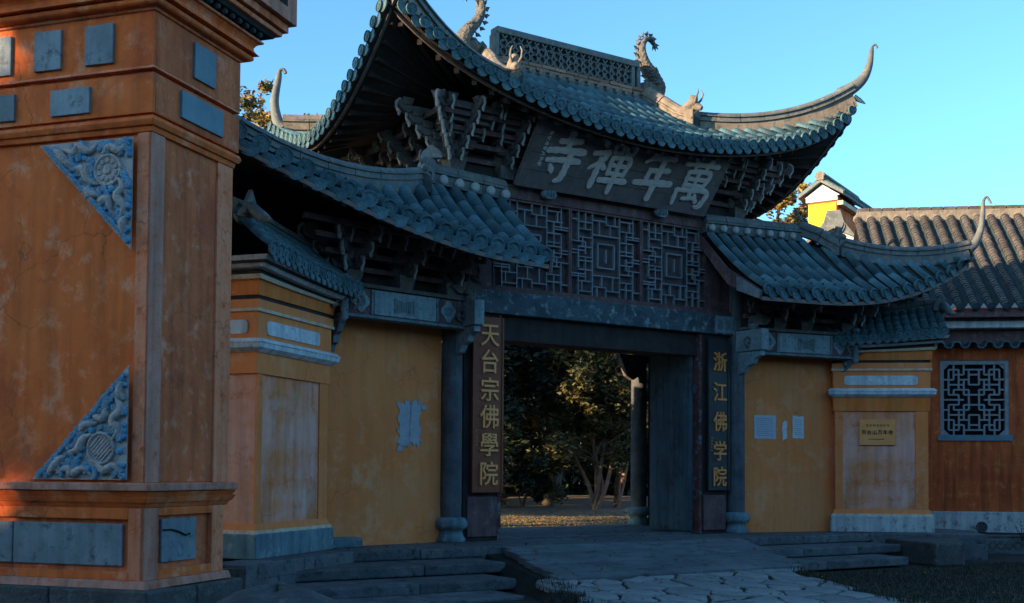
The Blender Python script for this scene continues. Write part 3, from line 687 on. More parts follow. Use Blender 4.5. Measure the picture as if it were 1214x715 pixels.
# gable ridges ending in horned beasts, hip ridges, curled tips
def beast(parent, p, d, s=1.0, m='ridge_pale'):
    """p end of ridge, d outward horizontal direction"""
    d = V3(d).normalized(); M = frame(p, V3(p)+d, stretch=False) @ Matrix.Diagonal((s, s, s, 1))
    b = MB(); b.box(-.12, .12, -.12, .06, -.3, .08, M); 
    b.tube([M @ V3(q) for q in ((0, -.35, .02), (0, -.15, .10), (0, .0, .20), (0, .02, .30), (0, -.05, .34))], [.10*s, .11*s, .11*s, .07*s, .03*s], 10)
    b.tube([M @ V3(q) for q in ((0, .0, .14), (0, .12, .12), (0, .17, .09))], [.08*s, .065*s, .04*s], 8)
    o = b.build('beast_head', m, parent)
    for x in (-1, 1): MB().tube([M @ V3(q) for q in ((x*.05, .06, .2), (x*.09, .11, .27), (x*.09, .15, .36), (x*.06, .13, .43))], [.024*s, .02*s, .016*s, .006*s], 6).build('horn', m, o)
    MB().box(-.125, .125, .06, .075, -.3, .06, M).build('end_plate', 'tile_dark', o)
def main_ridges(s):
    gp = [V3((s*1.66, 1.05, 7.66)), V3((s*1.72, .75, 7.44)), V3((s*1.83, .40, 7.17)), V3((s*1.93, .02, 6.99))]
    if s < 0: gp[-1] = V3((-1.80, -.05, 6.93))
    ridge_piece(gp, .24, .30, gate, m='ridge_pale', seglen=.5)
    beast(gate, gp[-1]+V3((0, 0, .22)), (s*.35, -1, 0))
    hp = [hip_pt(t, s)+V3((0, 0, .03)) for t in [k/12 for k in range(13)]]
    b = MB(); b.sweep([p for p in hp], [(-.06, -.05), (.06, -.05), (.06, .13), (-.06, .13)]); b.build('hip_wall', 'ridge_pale', gate)
    hp2 = [p+V3((0, 0, .12+.20*(k/12)**4)) for k, p in enumerate(hp)]
    MB().sweep([lp(a, b_, .5) for a, b_ in zip(hp, hp2)], [(-.05, -.12), (.05, -.12), (.05, .12), (-.05, .12)]).build('hip_wall', 'ridge_pale', gate)
    ridge_piece(hp2, .22, .17, gate, m='ridge', seglen=.42)
    e = hp2[-1]; q = V3((s*.83, -.55, 0))
    tip = catmull([hp2[-2]+V3((0, 0, .08)), e+V3((0, 0, .08)), e+q*.17+V3((0, 0, .24)), e+q*.27+V3((0, 0, .46)), e+q*.31+V3((0, 0, .70)), e+q*.33+V3((0, 0, .80)), e+q*.38+V3((0, 0, .83)), e+q*.42+V3((0, 0, .77))], 5)
    n = len(tip); MB().tube(tip, [lerp(.125, .02, min(1, i/(n*.72))) for i in range(n)], 8, flat=.7).build('curled_tip', 'ridge', gate)
    MB().tube([e+V3((0, 0, -.1)), e+q*.1+V3((0, 0, -.16)), e+q*.2+V3((0, 0, -.22))], [.05, .04, .01], 6).build('corner_spur', 'tile', gate)
for s in (-1, 1): main_ridges(s)
def back_hip(s):
    pts = []
    for k in range(11):
        t = k/10; pts.append(V3((s*lerp(GX, 4.32, t), lerp(2.0, YB, t), lerp(7.02, 6.55, t)-.12*4*t*(1-t))))
    ridge_piece([p+V3((0, 0, .10)) for p in pts], .22, .28, gate, m='ridge_pale', seglen=.42)
    MB().sweep(pts, [(-.06, -.05), (.06, -.05), (.06, .13), (-.06, .13)]).build('hip_wall', 'ridge_pale', gate)
    e = pts[-1]+V3((0, 0, .12)); q = V3((s*.8, .5, 0)).normalized()
    tip = catmull([e, e+q*.08+V3((0, 0, .12)), e+q*.14+V3((0, 0, .45)), e+q*.08+V3((0, 0, .85)), e+q*.06+V3((0, 0, .98)), e+q*.0+V3((0, 0, 1.0)), e-q*.04+V3((0, 0, .94))], 5); n = len(tip)
    MB().tube(tip, [lerp(.11, .03, min(1, i/(n*.7))) for i in range(n)], 8).build('curled_tip', 'ridge', gate)
for s in (-1, 1): back_hip(s)

# ------------------------------------------------------------------ brackets
ARM = {}
def tongue_mesh(L):
    b = MB(); prof = [(0, 0), (L-.1, 0), (L-.02, .02), (L+.04, .08), (L+.03, .15), (L-.03, .16), (L-.05, .11), (L-.12, .1), (0, .1)]
    b.prism([(-x, z) for x, z in prof], Matrix(((0, 0, 1, -.045), (1, 0, 0, 0), (0, 1, 0, 0), (0, 0, 0, 1))), .09); return b.mesh('forward_arm', 'bracket')
def face_mesh(L):
    b = MB(); pts = [(L+.01, -.045), (L-.0, .0), (L+.05, .06), (L+.045, .13), (L-.01, .17)]
    b.tube([(0, -x-.012, z) for x, z in pts], [.015, .026, .017, .024, .03], 6, flat=1.0); return b.mesh('pale_tongue', 'tongue')
def lat_mesh(W):
    b = MB(); w = W/2
    b.prism([(-w, .1), (-w, .05), (-w+.06, 0), (w-.06, 0), (w, .05), (w, .1)], Matrix(((1, 0, 0, 0), (0, 0, 1, -.04), (0, 1, 0, 0), (0, 0, 0, 1))), .08); return b.mesh('cross_arm', 'bracket')
DOU = MB().box(-.085, .085, -.08, .08, 0, .085, taper=.025).mesh('bracket_block', 'bracket')
def bracket(parent, M, tiers, rise=.19, reach=.21, w0=.42, dw=.2, diag=0, name='bracket_set', base=True):
    b = MB()
    if base: b.box(-.15, .15, -.14, .14, -.04, .14, M, taper=.045)
    b.box(-.035, .035, -.03, .2, .1, tiers*rise+.1, M)
    o = b.build(name, 'bracket', parent)
    for k in range(tiers):
        L = round(reach*(k+1)+.06, 3); W = round(w0+dw*k, 3)
        if ('t', L) not in ARM: ARM['t', L] = tongue_mesh(L); ARM['f', L] = face_mesh(L)
        if ('l', W) not in ARM: ARM['l', W] = lat_mesh(W)
        z = .12+k*rise
        for a in ([0] if not diag else [0, diag, diag*2]):
            R = M @ Matrix.Translation((0, 0, z)) @ Matrix.Rotation(a, 4, 'Z')
            if a: R = R @ Matrix.Diagonal((1.25, 1.12, 1.1, 1))
            link('forward_arm', ARM['t', L], o, R); link('pale_tongue', ARM['f', L], o, R)
            link('bracket_block', DOU, o, R @ Matrix.Translation((0, -L+.08, .1)))
        if k >= 2:
            for xx in (-W/2+.05, W/2-.05):
                Ls = round(reach*(k-1)+.06, 3)
                R = M @ Matrix.Translation((xx, -reach*.9, z))
                link('forward_arm', ARM['t', Ls], o, R); link('pale_tongue', ARM['f', Ls], o, R)
        for yy in ([-reach*k] if k else [0.]):
            link('cross_arm', ARM['l', W], o, M @ Matrix.Translation((0, yy, z+.02)))
            for x in (-W/2+.06, W/2-.06): link('bracket_block', DOU, o, M @ Matrix.Translation((x, yy, z+.115)))
    return o
for x, dg in ((-2.86, -pi/4), (-1.98, 0), (-1.1, 0), (0, 0), (1.1, 0), (1.98, 0), (2.86, pi/4)):
    bracket(gate, T(x, -.06, 5.54), 5, rise=.145, reach=.15, diag=dg, w0=.40, dw=.13)
for s in (-1, 1):                         # sets on the flanks of the gate
    for yy in (.9, 1.9): bracket(gate, T(s*2.86, yy, 5.52, rz=s*pi/2), 4, rise=.15, reach=.165)
for k in range(4):                        # long purlins between the sets
    b = MB(); b.box(-2.9-.18*k, 2.9+.18*k, -.09-.185*k, -.02-.185*k, 5.68+.165*k, 5.75+.165*k); b.build('purlin', 'wood', gate)
    for s in (-1, 1):
        xx = s*(2.83+.185*k); b = MB(); b.box(xx-.035, xx+.035, -.1-.185*k, 3.0, 5.685+.165*k, 5.755+.165*k); b.build('purlin', 'wood_dark', gate)

for s in (-1, 1):                         # flank boards below the eave
    a, c = sorted((s*2.72, s*2.80)); b = MB(); b.box(a, c, .0, 3.05, 3.8, 6.9); b.build('flank_board', 'wood_dark', gate)

# ------------------------------------------------------------------ name plaque and vertical signboards
pl = thing('name_plaque', 'wide dark wooden plaque with four large characters leaning out under the gate roof', 'plaque')
P0, P1 = V3((0, -.22, 5.41)), V3((0, -.95, 6.30)); yv = (P1-P0); Hh = yv.length; yv.normalize(); nrm = V3((1, 0, 0)).cross(yv)
PM = Matrix(((1, 0, nrm.x, 0), (0, yv.y, nrm.y, P0.y), (0, yv.z, nrm.z, P0.z), (0, 0, 0, 1)))
b = MB(); b.box(-1.9, 1.98, 0, Hh, -.05, .0, PM); b.build('board', 'plaque', pl, bevel=.01)
for k in range(4): b = MB(); b.box(-1.88, 1.96, Hh*k/4+.004, Hh*(k+1)/4-.004, .0, .012, PM); b.build('board_plank', 'plaque', pl)
# brush-written characters: every stroke a swelling brush mark (x right, y up, width)
BR = {
 '寺': [[(.28, .80, .10), (.52, .83, .13), (.74, .86, .11)], [(.50, .97, .15), (.50, .84, .12), (.51, .66, .12)], [(.10, .60, .11), (.40, .64, .12), (.90, .67, .14)], [(.14, .42, .09), (.45, .46, .11), (.86, .48, .12)], [(.62, .60, .12), (.61, .36, .13), (.58, .12, .13), (.46, .04, .06)], [(.24, .34, .07), (.30, .26, .13), (.33, .20, .06)]],
 '禪': [[(.19, .97, .08), (.24, .90, .14), (.26, .86, .06)], [(.03, .70, .09), (.22, .74, .11), (.36, .78, .10)], [(.36, .76, .11), (.26, .58, .11), (.02, .40, .05)], [(.23, .62, .12), (.22, .36, .13), (.21, .06, .12)], [(.28, .56, .06), (.36, .46, .12)], [(.46, .95, .07), (.47, .78, .08)], [(.46, .95, .07), (.64, .96, .08), (.64, .79, .08)], [(.47, .79, .07), (.64, .80, .07)], [(.74, .96, .07), (.75, .79, .08)], [(.74, .96, .07), (.94, .97, .08), (.92, .80, .08)], [(.75, .80, .07), (.92, .81, .07)], [(.48, .70, .09), (.50, .36, .09)], [(.48, .69, .09), (.90, .71, .10), (.87, .38, .09)], [(.52, .54, .07), (.86, .55, .08)], [(.51, .38, .08), (.86, .39, .08)], [(.36, .22, .10), (.66, .25, .12), (.99, .27, .12)], [(.69, .70, .10), (.68, .36, .11), (.66, .0, .10)]],
 '年': [[(.38, .98, .13), (.30, .84, .11), (.14, .72, .06)], [(.30, .82, .10), (.56, .85, .12), (.84, .88, .11)], [(.32, .58, .10), (.56, .60, .11), (.80, .63, .11)], [(.33, .60, .10), (.32, .44, .11), (.31, .34, .09)], [(.06, .30, .11), (.48, .34, .13), (.96, .38, .14)], [(.58, .84, .12), (.57, .50, .13), (.54, .02, .13)]],
 '萬': [[(.08, .84, .09), (.48, .87, .10), (.92, .89, .10)], [(.30, .98, .09), (.34, .84, .11), (.36, .76, .07)], [(.72, .99, .11), (.66, .86, .10), (.62, .78, .06)], [(.24, .70, .09), (.26, .40, .10)], [(.24, .70, .09), (.78, .73, .11), (.74, .42, .10)], [(.27, .56, .08), (.74, .58, .08)], [(.27, .43, .08), (.73, .44, .09)], [(.50, .74, .09), (.49, .16, .10)], [(.12, .30, .10), (.14, .02, .09)], [(.12, .31, .09), (.52, .34, .10), (.92, .35, .11), (.88, .06, .12), (.76, .01, .06)], [(.34, .14, .07), (.52, .18, .09), (.68, .19, .08)], [(.62, .27, .06), (.72, .12, .10)]],
}
def brush_char(key, w_, h_, Mx, parent):
    o = MB(); up = PM.to_3x3() @ V3((0, 0, 1))
    for si, st in enumerate(BR[key]):
        cl = catmull([(x*w_, y*h_, 0) for x, y, _ in st], 5) if len(st) > 2 else [lp((st[0][0]*w_, st[0][1]*h_, 0), (st[1][0]*w_, st[1][1]*h_, 0), k/5) for k in range(6)]
        m_ = len(cl); A, B = [], []
        for i, p in enumerate(cl):
            f = i/(m_-1)*(len(st)-1); j = min(len(st)-2, int(f)); wd_ = lerp(st[j][2], st[j+1][2], f-j)*h_*.52*(.92+.12*sin(i*2.1+si))
            d = (cl[min(i+1, m_-1)]-cl[max(i-1, 0)]).normalized(); nn = V3((-d.y, d.x, 0)); A.append(p+nn*wd_); B.append(p-nn*wd_)
        d0 = (cl[1]-cl[0]).normalized(); d1 = (cl[-1]-cl[-2]).normalized(); r0_ = (A[0]-B[0]).length/2; r1_ = (A[-1]-B[-1]).length/2
        poly = A+[cl[-1]+d1*r1_*.7+(A[-1]-cl[-1])*.55, cl[-1]+d1*r1_*.75-(A[-1]-cl[-1])*.5]+B[::-1]+[cl[0]-d0*r0_*.75+(B[0]-cl[0])*.55, cl[0]-d0*r0_*.6-(B[0]-cl[0])*.5]
        zt = .016+si*.0009; n_ = len(poly)
        top = [Mx @ V3((p.x, p.y, zt)) for p in poly]; mid = [Mx @ V3((p.x, p.y, 0)) for p in poly]
        cen = [Mx @ V3((p.x, p.y, zt+.004)) for p in cl]
        k0 = 0; vs = top+mid+cen; fs = [(i, n_+i, n_+(i+1) % n_, (i+1) % n_) for i in range(n_)]
        for i in range(m_-1): fs += [(i, i+1, 2*n_+i+1, 2*n_+i)]
        ib = lambda i: m_+2+(m_-1-i)
        for i in range(m_-1): fs += [(ib(i+1), ib(i), 2*n_+i, 2*n_+i+1)]
        fs += [(m_-1, m_, 2*n_+m_-1), (m_, m_+1, 2*n_+m_-1), (m_+1, m_+2, 2*n_+m_-1), (2*m_+1, 2*m_+2, 2*n_), (2*m_+2, 2*m_+3, 2*n_), (2*m_+3, 0, 2*n_)]
        o.add(vs, fs)
    o.build('character', 'plaque_char', parent)
for ch, x in (('寺', -1.60), ('禪', -.72), ('年', .20), ('萬', 1.05)):
    brush_char(ch, .80, .86, PM @ Matrix.Translation((x-.03, Hh*.5-.44, .013)), pl)
b = MB()
rr = random.Random(5)
for k in range(7):
    z = Hh*.78-k*.085; x = -1.62
    for j in range(3): a = rr.uniform(-.5, .5); b.box(-.03, .03, -.006, .006, 0, .008, PM @ Matrix.Translation((x+rr.uniform(-.01, .01), z+j*.02, .012)) @ Matrix.Rotation(a, 4, 'Z'))
b.build('small_inscription', 'plaque_char', pl)
def signboard(label, x0, x1, z0, z1, m, chars, cm, zs, size, bold, rz=0, frame_m=None):
    t = thing('signboard', label, 'signboard'); xc = (x0+x1)/2
    b = MB(); b.box(x0, x1, -.17, -.125, z0, z1); b.build('board', m, t, bevel=.008)
    for a, c in ((x0, x0+.03), (x1-.03, x1)): b = MB(); b.box(a, c, -.185, -.168, z0, z1); b.build('edge_strip', frame_m or m, t)
    for ch, z in zip(chars, zs):
        me = char_mesh(ch, size, .02, bold, cm); link('character', me, t, Matrix.Translation((xc+.02, -.18, z)) @ Matrix.Rotation(pi/2, 4, 'X') @ Matrix.Diagonal((.95, 1.05, 1, 1)))
    return t
s1 = signboard('brown vertical signboard with gold characters hanging left of the doorway', -2.57, -2.03, .72, 3.36, 'sign_brown', '天台宗佛學院', 'gold', (3.08, 2.69, 2.27, 1.86, 1.44, 1.01), .36, .004)
s2 = signboard('black vertical signboard with orange gold characters hanging right of the doorway', 2.12, 2.60, .74, 3.34, 'sign_black', '浙江佛学院', 'gold_dull', (2.95, 2.43, 1.92, 1.42, .98), .34, .0045)
for t, x in ((s1, -2.50), (s2, 2.2)):
    b = MB()
    for k in range(5):
        for j in range(2): b.box(x-.018, x+.018, -.179, -.172, 1.62-k*.05+j*.02, 1.626-k*.05+j*.02)
    b.build('small_inscription', 'gold_dull', t)

# ================================================================== WINGS (walls either side of the gate, own small roofs)
TAN = math.tan(radians(10))
def wing(s, XCn, zb, amp, label, step, ts, RX, HX, ex_, X1):
    t = thing('gate_wing', label, 'wing wall')
    yw = lambda X: -(X-2.9)*TAN
    P = lambda X, y, z: V3((s*X, y, z))
    def wb(b, X0, X1, o0, o1, z0, z1):      # box following the splay; o = distance in front of the wall line
        q = [P(X0, yw(X0)-o0, 0), P(X1, yw(X1)-o0, 0), P(X1, yw(X1)-o1, 0), P(X0, yw(X0)-o1, 0)]
        if s > 0: q = q[::-1]
        vs = [V3((p.x, p.y, z0)) for p in q]+[V3((p.x, p.y, z1)) for p in q]
        b.add(vs, [(3, 2, 1, 0), (4, 5, 6, 7), (0, 1, 5, 4), (1, 2, 6, 5), (2, 3, 7, 6), (3, 0, 4, 7)]); return b
    wb(MB(), 3.02, 5.3, -.35, .0, -.02, 3.16).build('wall', 'yellow', t)
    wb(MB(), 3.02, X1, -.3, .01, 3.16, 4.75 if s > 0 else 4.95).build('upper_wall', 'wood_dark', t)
    # painted beam
    bm = wb(MB(), 2.82, 5.0, .30, .46, 3.14, 3.50).build('painted_beam', 'wood', t, bevel=.008)
    wb(MB(), 2.74, 5.08, .27, .51, 3.505, 3.56).build('beam_cap', 'bracket', t, bevel=.01)
    wb(MB(), 2.80, 5.02, .29, .49, 3.10, 3.138).build('beam_lip', 'bluegrey', t)
    wb(MB(), 3.42, 4.48, .462, .474, 3.16, 3.49).build('painted_panel', 'beampaint', bm)
    fan = MB()
    for j in range(9):
        X = 3.80+j*.04; hh = .075+.01*abs(j-4); wb(fan, X, X+.03, .476, .484, 3.315-hh+.02*0, 3.325+hh-.03)
    fan.build('fan_motif', 'bluegrey', bm)
    for X in (3.20, 4.70):
        pts = []
        for k in range(32):
            a = 2*pi*k/32; r = .125*(1+.13*cos(4*a)); pts.append((r*cos(a), r*1.12*sin(a)))
        c = P(X, yw(X)-.462, 3.325); ang = -s*radians(10)
        Mx = Matrix.Translation(c) @ Matrix.Rotation(ang, 4, 'Z') @ Matrix.Rotation(pi/2, 4, 'X')
        MB().prism(pts, Mx, .016).build('lobed_medallion', 'beampaint', bm)
        MB().lathe([(.07, .017), (.07, .024), (.055, .024), (.05, .018), (.001, .02)], Mx, 16).build('medallion_boss', 'bluegrey', bm)
    for X in (3.0, 3.39, 4.51, 4.92): wb(MB(), X-.02, X+.02, .462, .478, 3.15, 3.495).build('beam_strip', 'bluegrey', bm)
    # return beam from the column to the outer corner, with support bracket
    MB().box(*sorted((s*2.76, s*2.92)), -.80, -.16, 3.14, 3.50).build('return_beam', 'beampaint', t, bevel=.008)
    cb = MB(); prof = [(-.17, 3.13), (-.74, 3.13), (-.74, 3.05), (-.60, 3.01), (-.54, 2.92), (-.40, 2.88), (-.32, 2.78), (-.17, 2.74)]
    if s > 0: prof = prof
    cb.prism(prof, Matrix(((0, 0, 1, s*2.84-.05), (1, 0, 0, 0), (0, 1, 0, 0), (0, 0, 0, 1))), .10); cb.build('carved_brace', 'beampaint', t)
    # hanging posts with scrolls at both ends of the beam
    for X in (2.84, 4.99):
        yy = yw(X)-.52; c = P(X, yy, 0)
        b = MB(); b.lathe([(.02, 3.02), (.06, 3.06), (.035, 3.12), (.055, 3.16), (.05, 3.30), (.065, 3.36), (.04, 3.40), (.05, 3.5), (.085, 3.56), (.10, 3.60), (.07, 3.64)], T(c.x, c.y), 12); hp_ = b.build('hanging_post', 'bluegrey', t)
        for sg in (-1, 1):
            pts = [(c.x+sg*.05+sg*(px_), c.y-.01, pz_) for px_, pz_ in [(.10*(1-.7*k/18)*cos(-1.6+k*.35)*1.0+.08, 3.30+.10*(1-.7*k/18)*sin(-1.6+k*.35)) for k in range(19)]]
            MB().tube(pts, [.022]*10+[.018]*9, 6).build('scroll', 'bracket', hp_)
        # leafy console under the outer end
        if X > 4: 
            b = MB(); yw_ = c.y+.50
            b.prism([(c.y+.1, 3.10), (yw_, 3.10), (yw_, 2.66), (yw_-.07, 2.64), (yw_-.12, 2.74), (yw_-.20, 2.76), (yw_-.22, 2.86), (yw_-.32, 2.90), (c.y+.1, 3.02)], Matrix(((0, 0, 1, c.x-s*.02-.04), (1, 0, 0, 0), (0, 1, 0, 0), (0, 0, 0, 1))), .08)
            for k in range(4): b.lathe([(.05, 0), (.045, .02), (.001, .03)], Matrix.Translation((c.x-s*.02-s*.04, c.y+.18+.09*k, 3.02-.085*k)) @ Matrix.Rotation(-s*pi/2, 4, 'Y'), 8)
            b.build('leaf_console', 'bluegrey', t)
    # corner carved bracket with big scroll (faces the passage side)
    c = P(2.92, -.52, 3.6); b = MB()
    for sg, r0, dx, dz in ((1, .17, .22, .30), (-1, .12, -.16, .34), (1, .09, .12, .12)):
        pts = [(c.x+s*(dx+r0*(1-.75*k/24)*cos(-2.0+k*.32)*1), c.y-.03, c.z+dz+r0*(1-.75*k/24)*sin(-2.0+k*.32)) for k in range(25)]
        b.tube(pts, [.03]*12+[.024]*13, 6, flat=1.6, up=(0, 1, 0))
    b.tube([(c.x, c.y, c.z), (c.x, c.y-.01, c.z+.15), (c.x-s*.06, c.y, c.z+.42)], [.12, .06, .04], 8)
    b.prism([(-.22*s, .03), (-.05*s, -.0), (.15*s, .0), (.26*s, .08), (.2*s, .14), (0, .18), (-.18*s, .12)][::(1 if s > 0 else -1)], Matrix.Translation(c) @ Matrix.Rotation(pi/2, 4, 'X'), .08)
    b.build('scroll_bracket', 'bracket', t)
    # bracket sets and purlins
    for X in (3.42 if s > 0 else 3.15, 3.98, 4.85):
        o = .40; Mx = Matrix.Translation(P(X, yw(X)-o, 3.60)) @ Matrix.Rotation(-s*radians(10), 4, 'Z')
        bracket(t, Mx, 3, rise=.165, reach=.20, w0=.38, dw=.16, diag=(s*pi/4 if X > 4.5 else 0))
    for k in range(4): wb(MB(), 2.75-.0, 5.1+.25*k, .37+.2*k, .44+.2*k, 3.72+.15*k, 3.79+.15*k).build('purlin', 'wood', t)
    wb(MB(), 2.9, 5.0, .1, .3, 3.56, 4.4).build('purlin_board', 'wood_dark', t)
    # roof
    yr = lambda X: yw(X)-.28
    ye = lambda X: yw(X)-1.62
    zE = lambda X: zb+amp*max(0, (X-3.0)/(XCn-3.0))**ex_
    hipA = (HX, yr(HX)-.48, 4.93); zc = zE(XCn)+.02
    def hip(tt): return V3((s*lerp(HX, XCn, tt), lerp(hipA[1], ye(XCn), tt), lerp(hipA[2], zc, tt)-(.16 if s > 0 else .42)*4*tt*(1-tt)))
    rows = []; X = 2.12+ts*.03
    while X < XCn-.03:
        bt = P(X+.03, ye(X), zE(X))
        if X <= HX: tp = P(X-.03, yr(min(X, RX))-max(0, X-RX)*1.3, 5.16-max(0, X-RX)*.55)
        else: tp = hip((X-HX)/(XCn-HX))
        if (tp-bt).length > .1: rows.append(hang(tp, bt, .05*(tp-bt).length, 8))
        X += step
    roof_rows(t, rows, cap=290, seg=.40, ts=ts)
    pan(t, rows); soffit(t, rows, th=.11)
    MB().sweep([P(2.1+(XCn-2.12)*k/24, ye(2.1+(XCn-2.12)*k/24)+.03, zE(2.1+(XCn-2.12)*k/24)-.15) for k in range(25)], [(-.018, -.03), (.018, -.03), (.018, .03), (-.018, .03)]).build('fascia_board', 'fascia', t)
    rafters(t, [(P(min(X, 4.6+.2*(X-4.6)), yw(min(X, 4.6))-.2, 4.62), P(X, ye(X)+.04, zE(X)-.17)) for X in [2.3+.27*k for k in range(int((XCn-2.4)/.27))]], w=.06, h=.07)
    # side slope (outer end) and back slope
    R = []
    for k in range(12):
        yy = ye(XCn)+k*.16; f = k/11
        tp = hip(max(0, 1-f*1.4)) if f < .7 else P(HX, lerp(hipA[1], yr(RX), (f-.7)/.3), lerp(hipA[2], 5.16, (f-.7)/.3))
        R.append(hang(tp, P(XCn+.02, yy, zE(XCn)-.02-.55*min(1, f*1.3)), .05, 6))
    so_ = MB().strip(R).build('side_roof_slope', 'tile_dark', t); roof_rows(so_, R, cap=60, nail=False)
    Rb = [hang(P(X, yr(min(X, RX)), 5.16-max(0, X-RX)*.3), P(X, yw(X)+1.0, 4.5), .04, 5) for X in [3.05+.205*k for k in range(int((XCn-3.2)/.205))]]
    sb = MB().strip(Rb).build('back_roof_slope', 'tile_dark', t); roof_rows(sb, Rb, cap=40, nail=False, drip=False)
    # ridges
    ridge_piece([P(2.04, yr(2.04)+.02, 5.16), P(3.0, yr(3.0), 5.155), P(RX, yr(RX), 5.16)], .26, .33, t, m='ridge', seglen=.44)
    RC = MB().lathe([(.055*ts, -.02), (.055*ts, .02), (.03, .03), (.001, .03)], Matrix.Rotation(pi/2, 4, 'X'), 12).mesh('mortar_cap', 'mortar')
    X = 2.12
    while X < RX-.1: link('mortar_cap', RC, t, Matrix.Translation(P(X-.03, yr(X)-.15, 5.222))); X += step
    gp = [P(RX-.05, yr(RX)+.02, 5.30), P(RX+.15, yr(RX)-.25, 5.15), P(HX, hipA[1]-.02, 4.90)]
    ridge_piece(gp, .24, .26, t, m='ridge', seglen=.4)
    beast(t, gp[-1]+V3((0, -.02, .20)), (s*.5, -1, 0), .8, m='ridge')
    MB().prism([(-.16, 0), (.16, 0), (.13, .12), (0, .26), (-.13, .12)], Matrix.Translation(gp[0]+V3((s*.02, -.1, .2))) @ Matrix.Rotation(s*.6, 4, 'Z') @ Matrix.Rotation(pi/2-.5, 4, 'X'), .04).build('ridge_end_tile', 'ridge', t)
    hp = [hip(k/12) for k in range(13)]
    MB().sweep(hp, [(-.06, -.05), (.06, -.05), (.06, .15), (-.06, .15)]).build('hip_wall', 'ridge', t)
    ridge_piece([p+V3((0, 0, .13)) for p in hp], .20, .17, t, m='ridge', seglen=.5)
    e = hp[-1]+V3((0, 0, .13)); q = V3((s*.72, -.69, 0))
    tip = catmull([e, e+q*.10+V3((0, 0, .10)), e+q*.20+V3((0, 0, .34)), e+q*.24+V3((0, 0, .66)), e+q*.25+V3((0, 0, .84)), e+q*.31+V3((0, 0, .92)), e+q*.38+V3((0, 0, .80))], 5); n = len(tip)
    MB().tube(tip, [lerp(.09, .022, min(1, i/(n*.7))) for i in range(n)], 8).build('curled_tip', 'ridge', t)
    # barge board closing the inner end of the roof
    pr = [(yr(2.05)+.1, 5.14), (yr(2.05)+.1, 4.93), (-1.0+.3, 4.20), (ye(2.05)+.02, 3.86), (ye(2.05)-.02, zb-.03), (-.7, 4.47)]
    MB().prism(pr if s > 0 else pr, Matrix(((0, 0, 1, s*2.07-.02), (1, 0, 0, 0), (0, 1, 0, 0), (0, 0, 0, 1))), .04).build('barge_board', 'wood', t)
    pr2 = [(-.95, 4.30), (-.95, 4.06), (ye(2.05)+.03, 3.87), (ye(2.05)-.01, zb-.04)]
    MB().prism(pr2, Matrix(((0, 0, 1, s*2.05-.028), (1, 0, 0, 0), (0, 1, 0, 0), (0, 0, 0, 1))), .05).build('patched_board', 'slab', t)
    return t
wl = wing(-1, 8.2, 4.10, 1.15, 'left wing of yellow wall with a bare patch under its own grey tiled roof', .30, 1.32, 3.5, 3.85, 1.6, 8.0)
wr = wing(1, 6.38, 4.02, .85, 'right wing of yellow wall with torn notices under its own curled tiled roof', .235, 1.12, 4.0, 4.35, 2.6, 5.8)
# short plinth stones at the wing feet
b = MB(); b.box(-5.25, -4.55, -.62, -.3, 0, .13); tag(b.build('foot_stone', 'stone_blue', bevel=.015), 'low blue grey stone lying at the foot of the left yellow wall', 'stone')

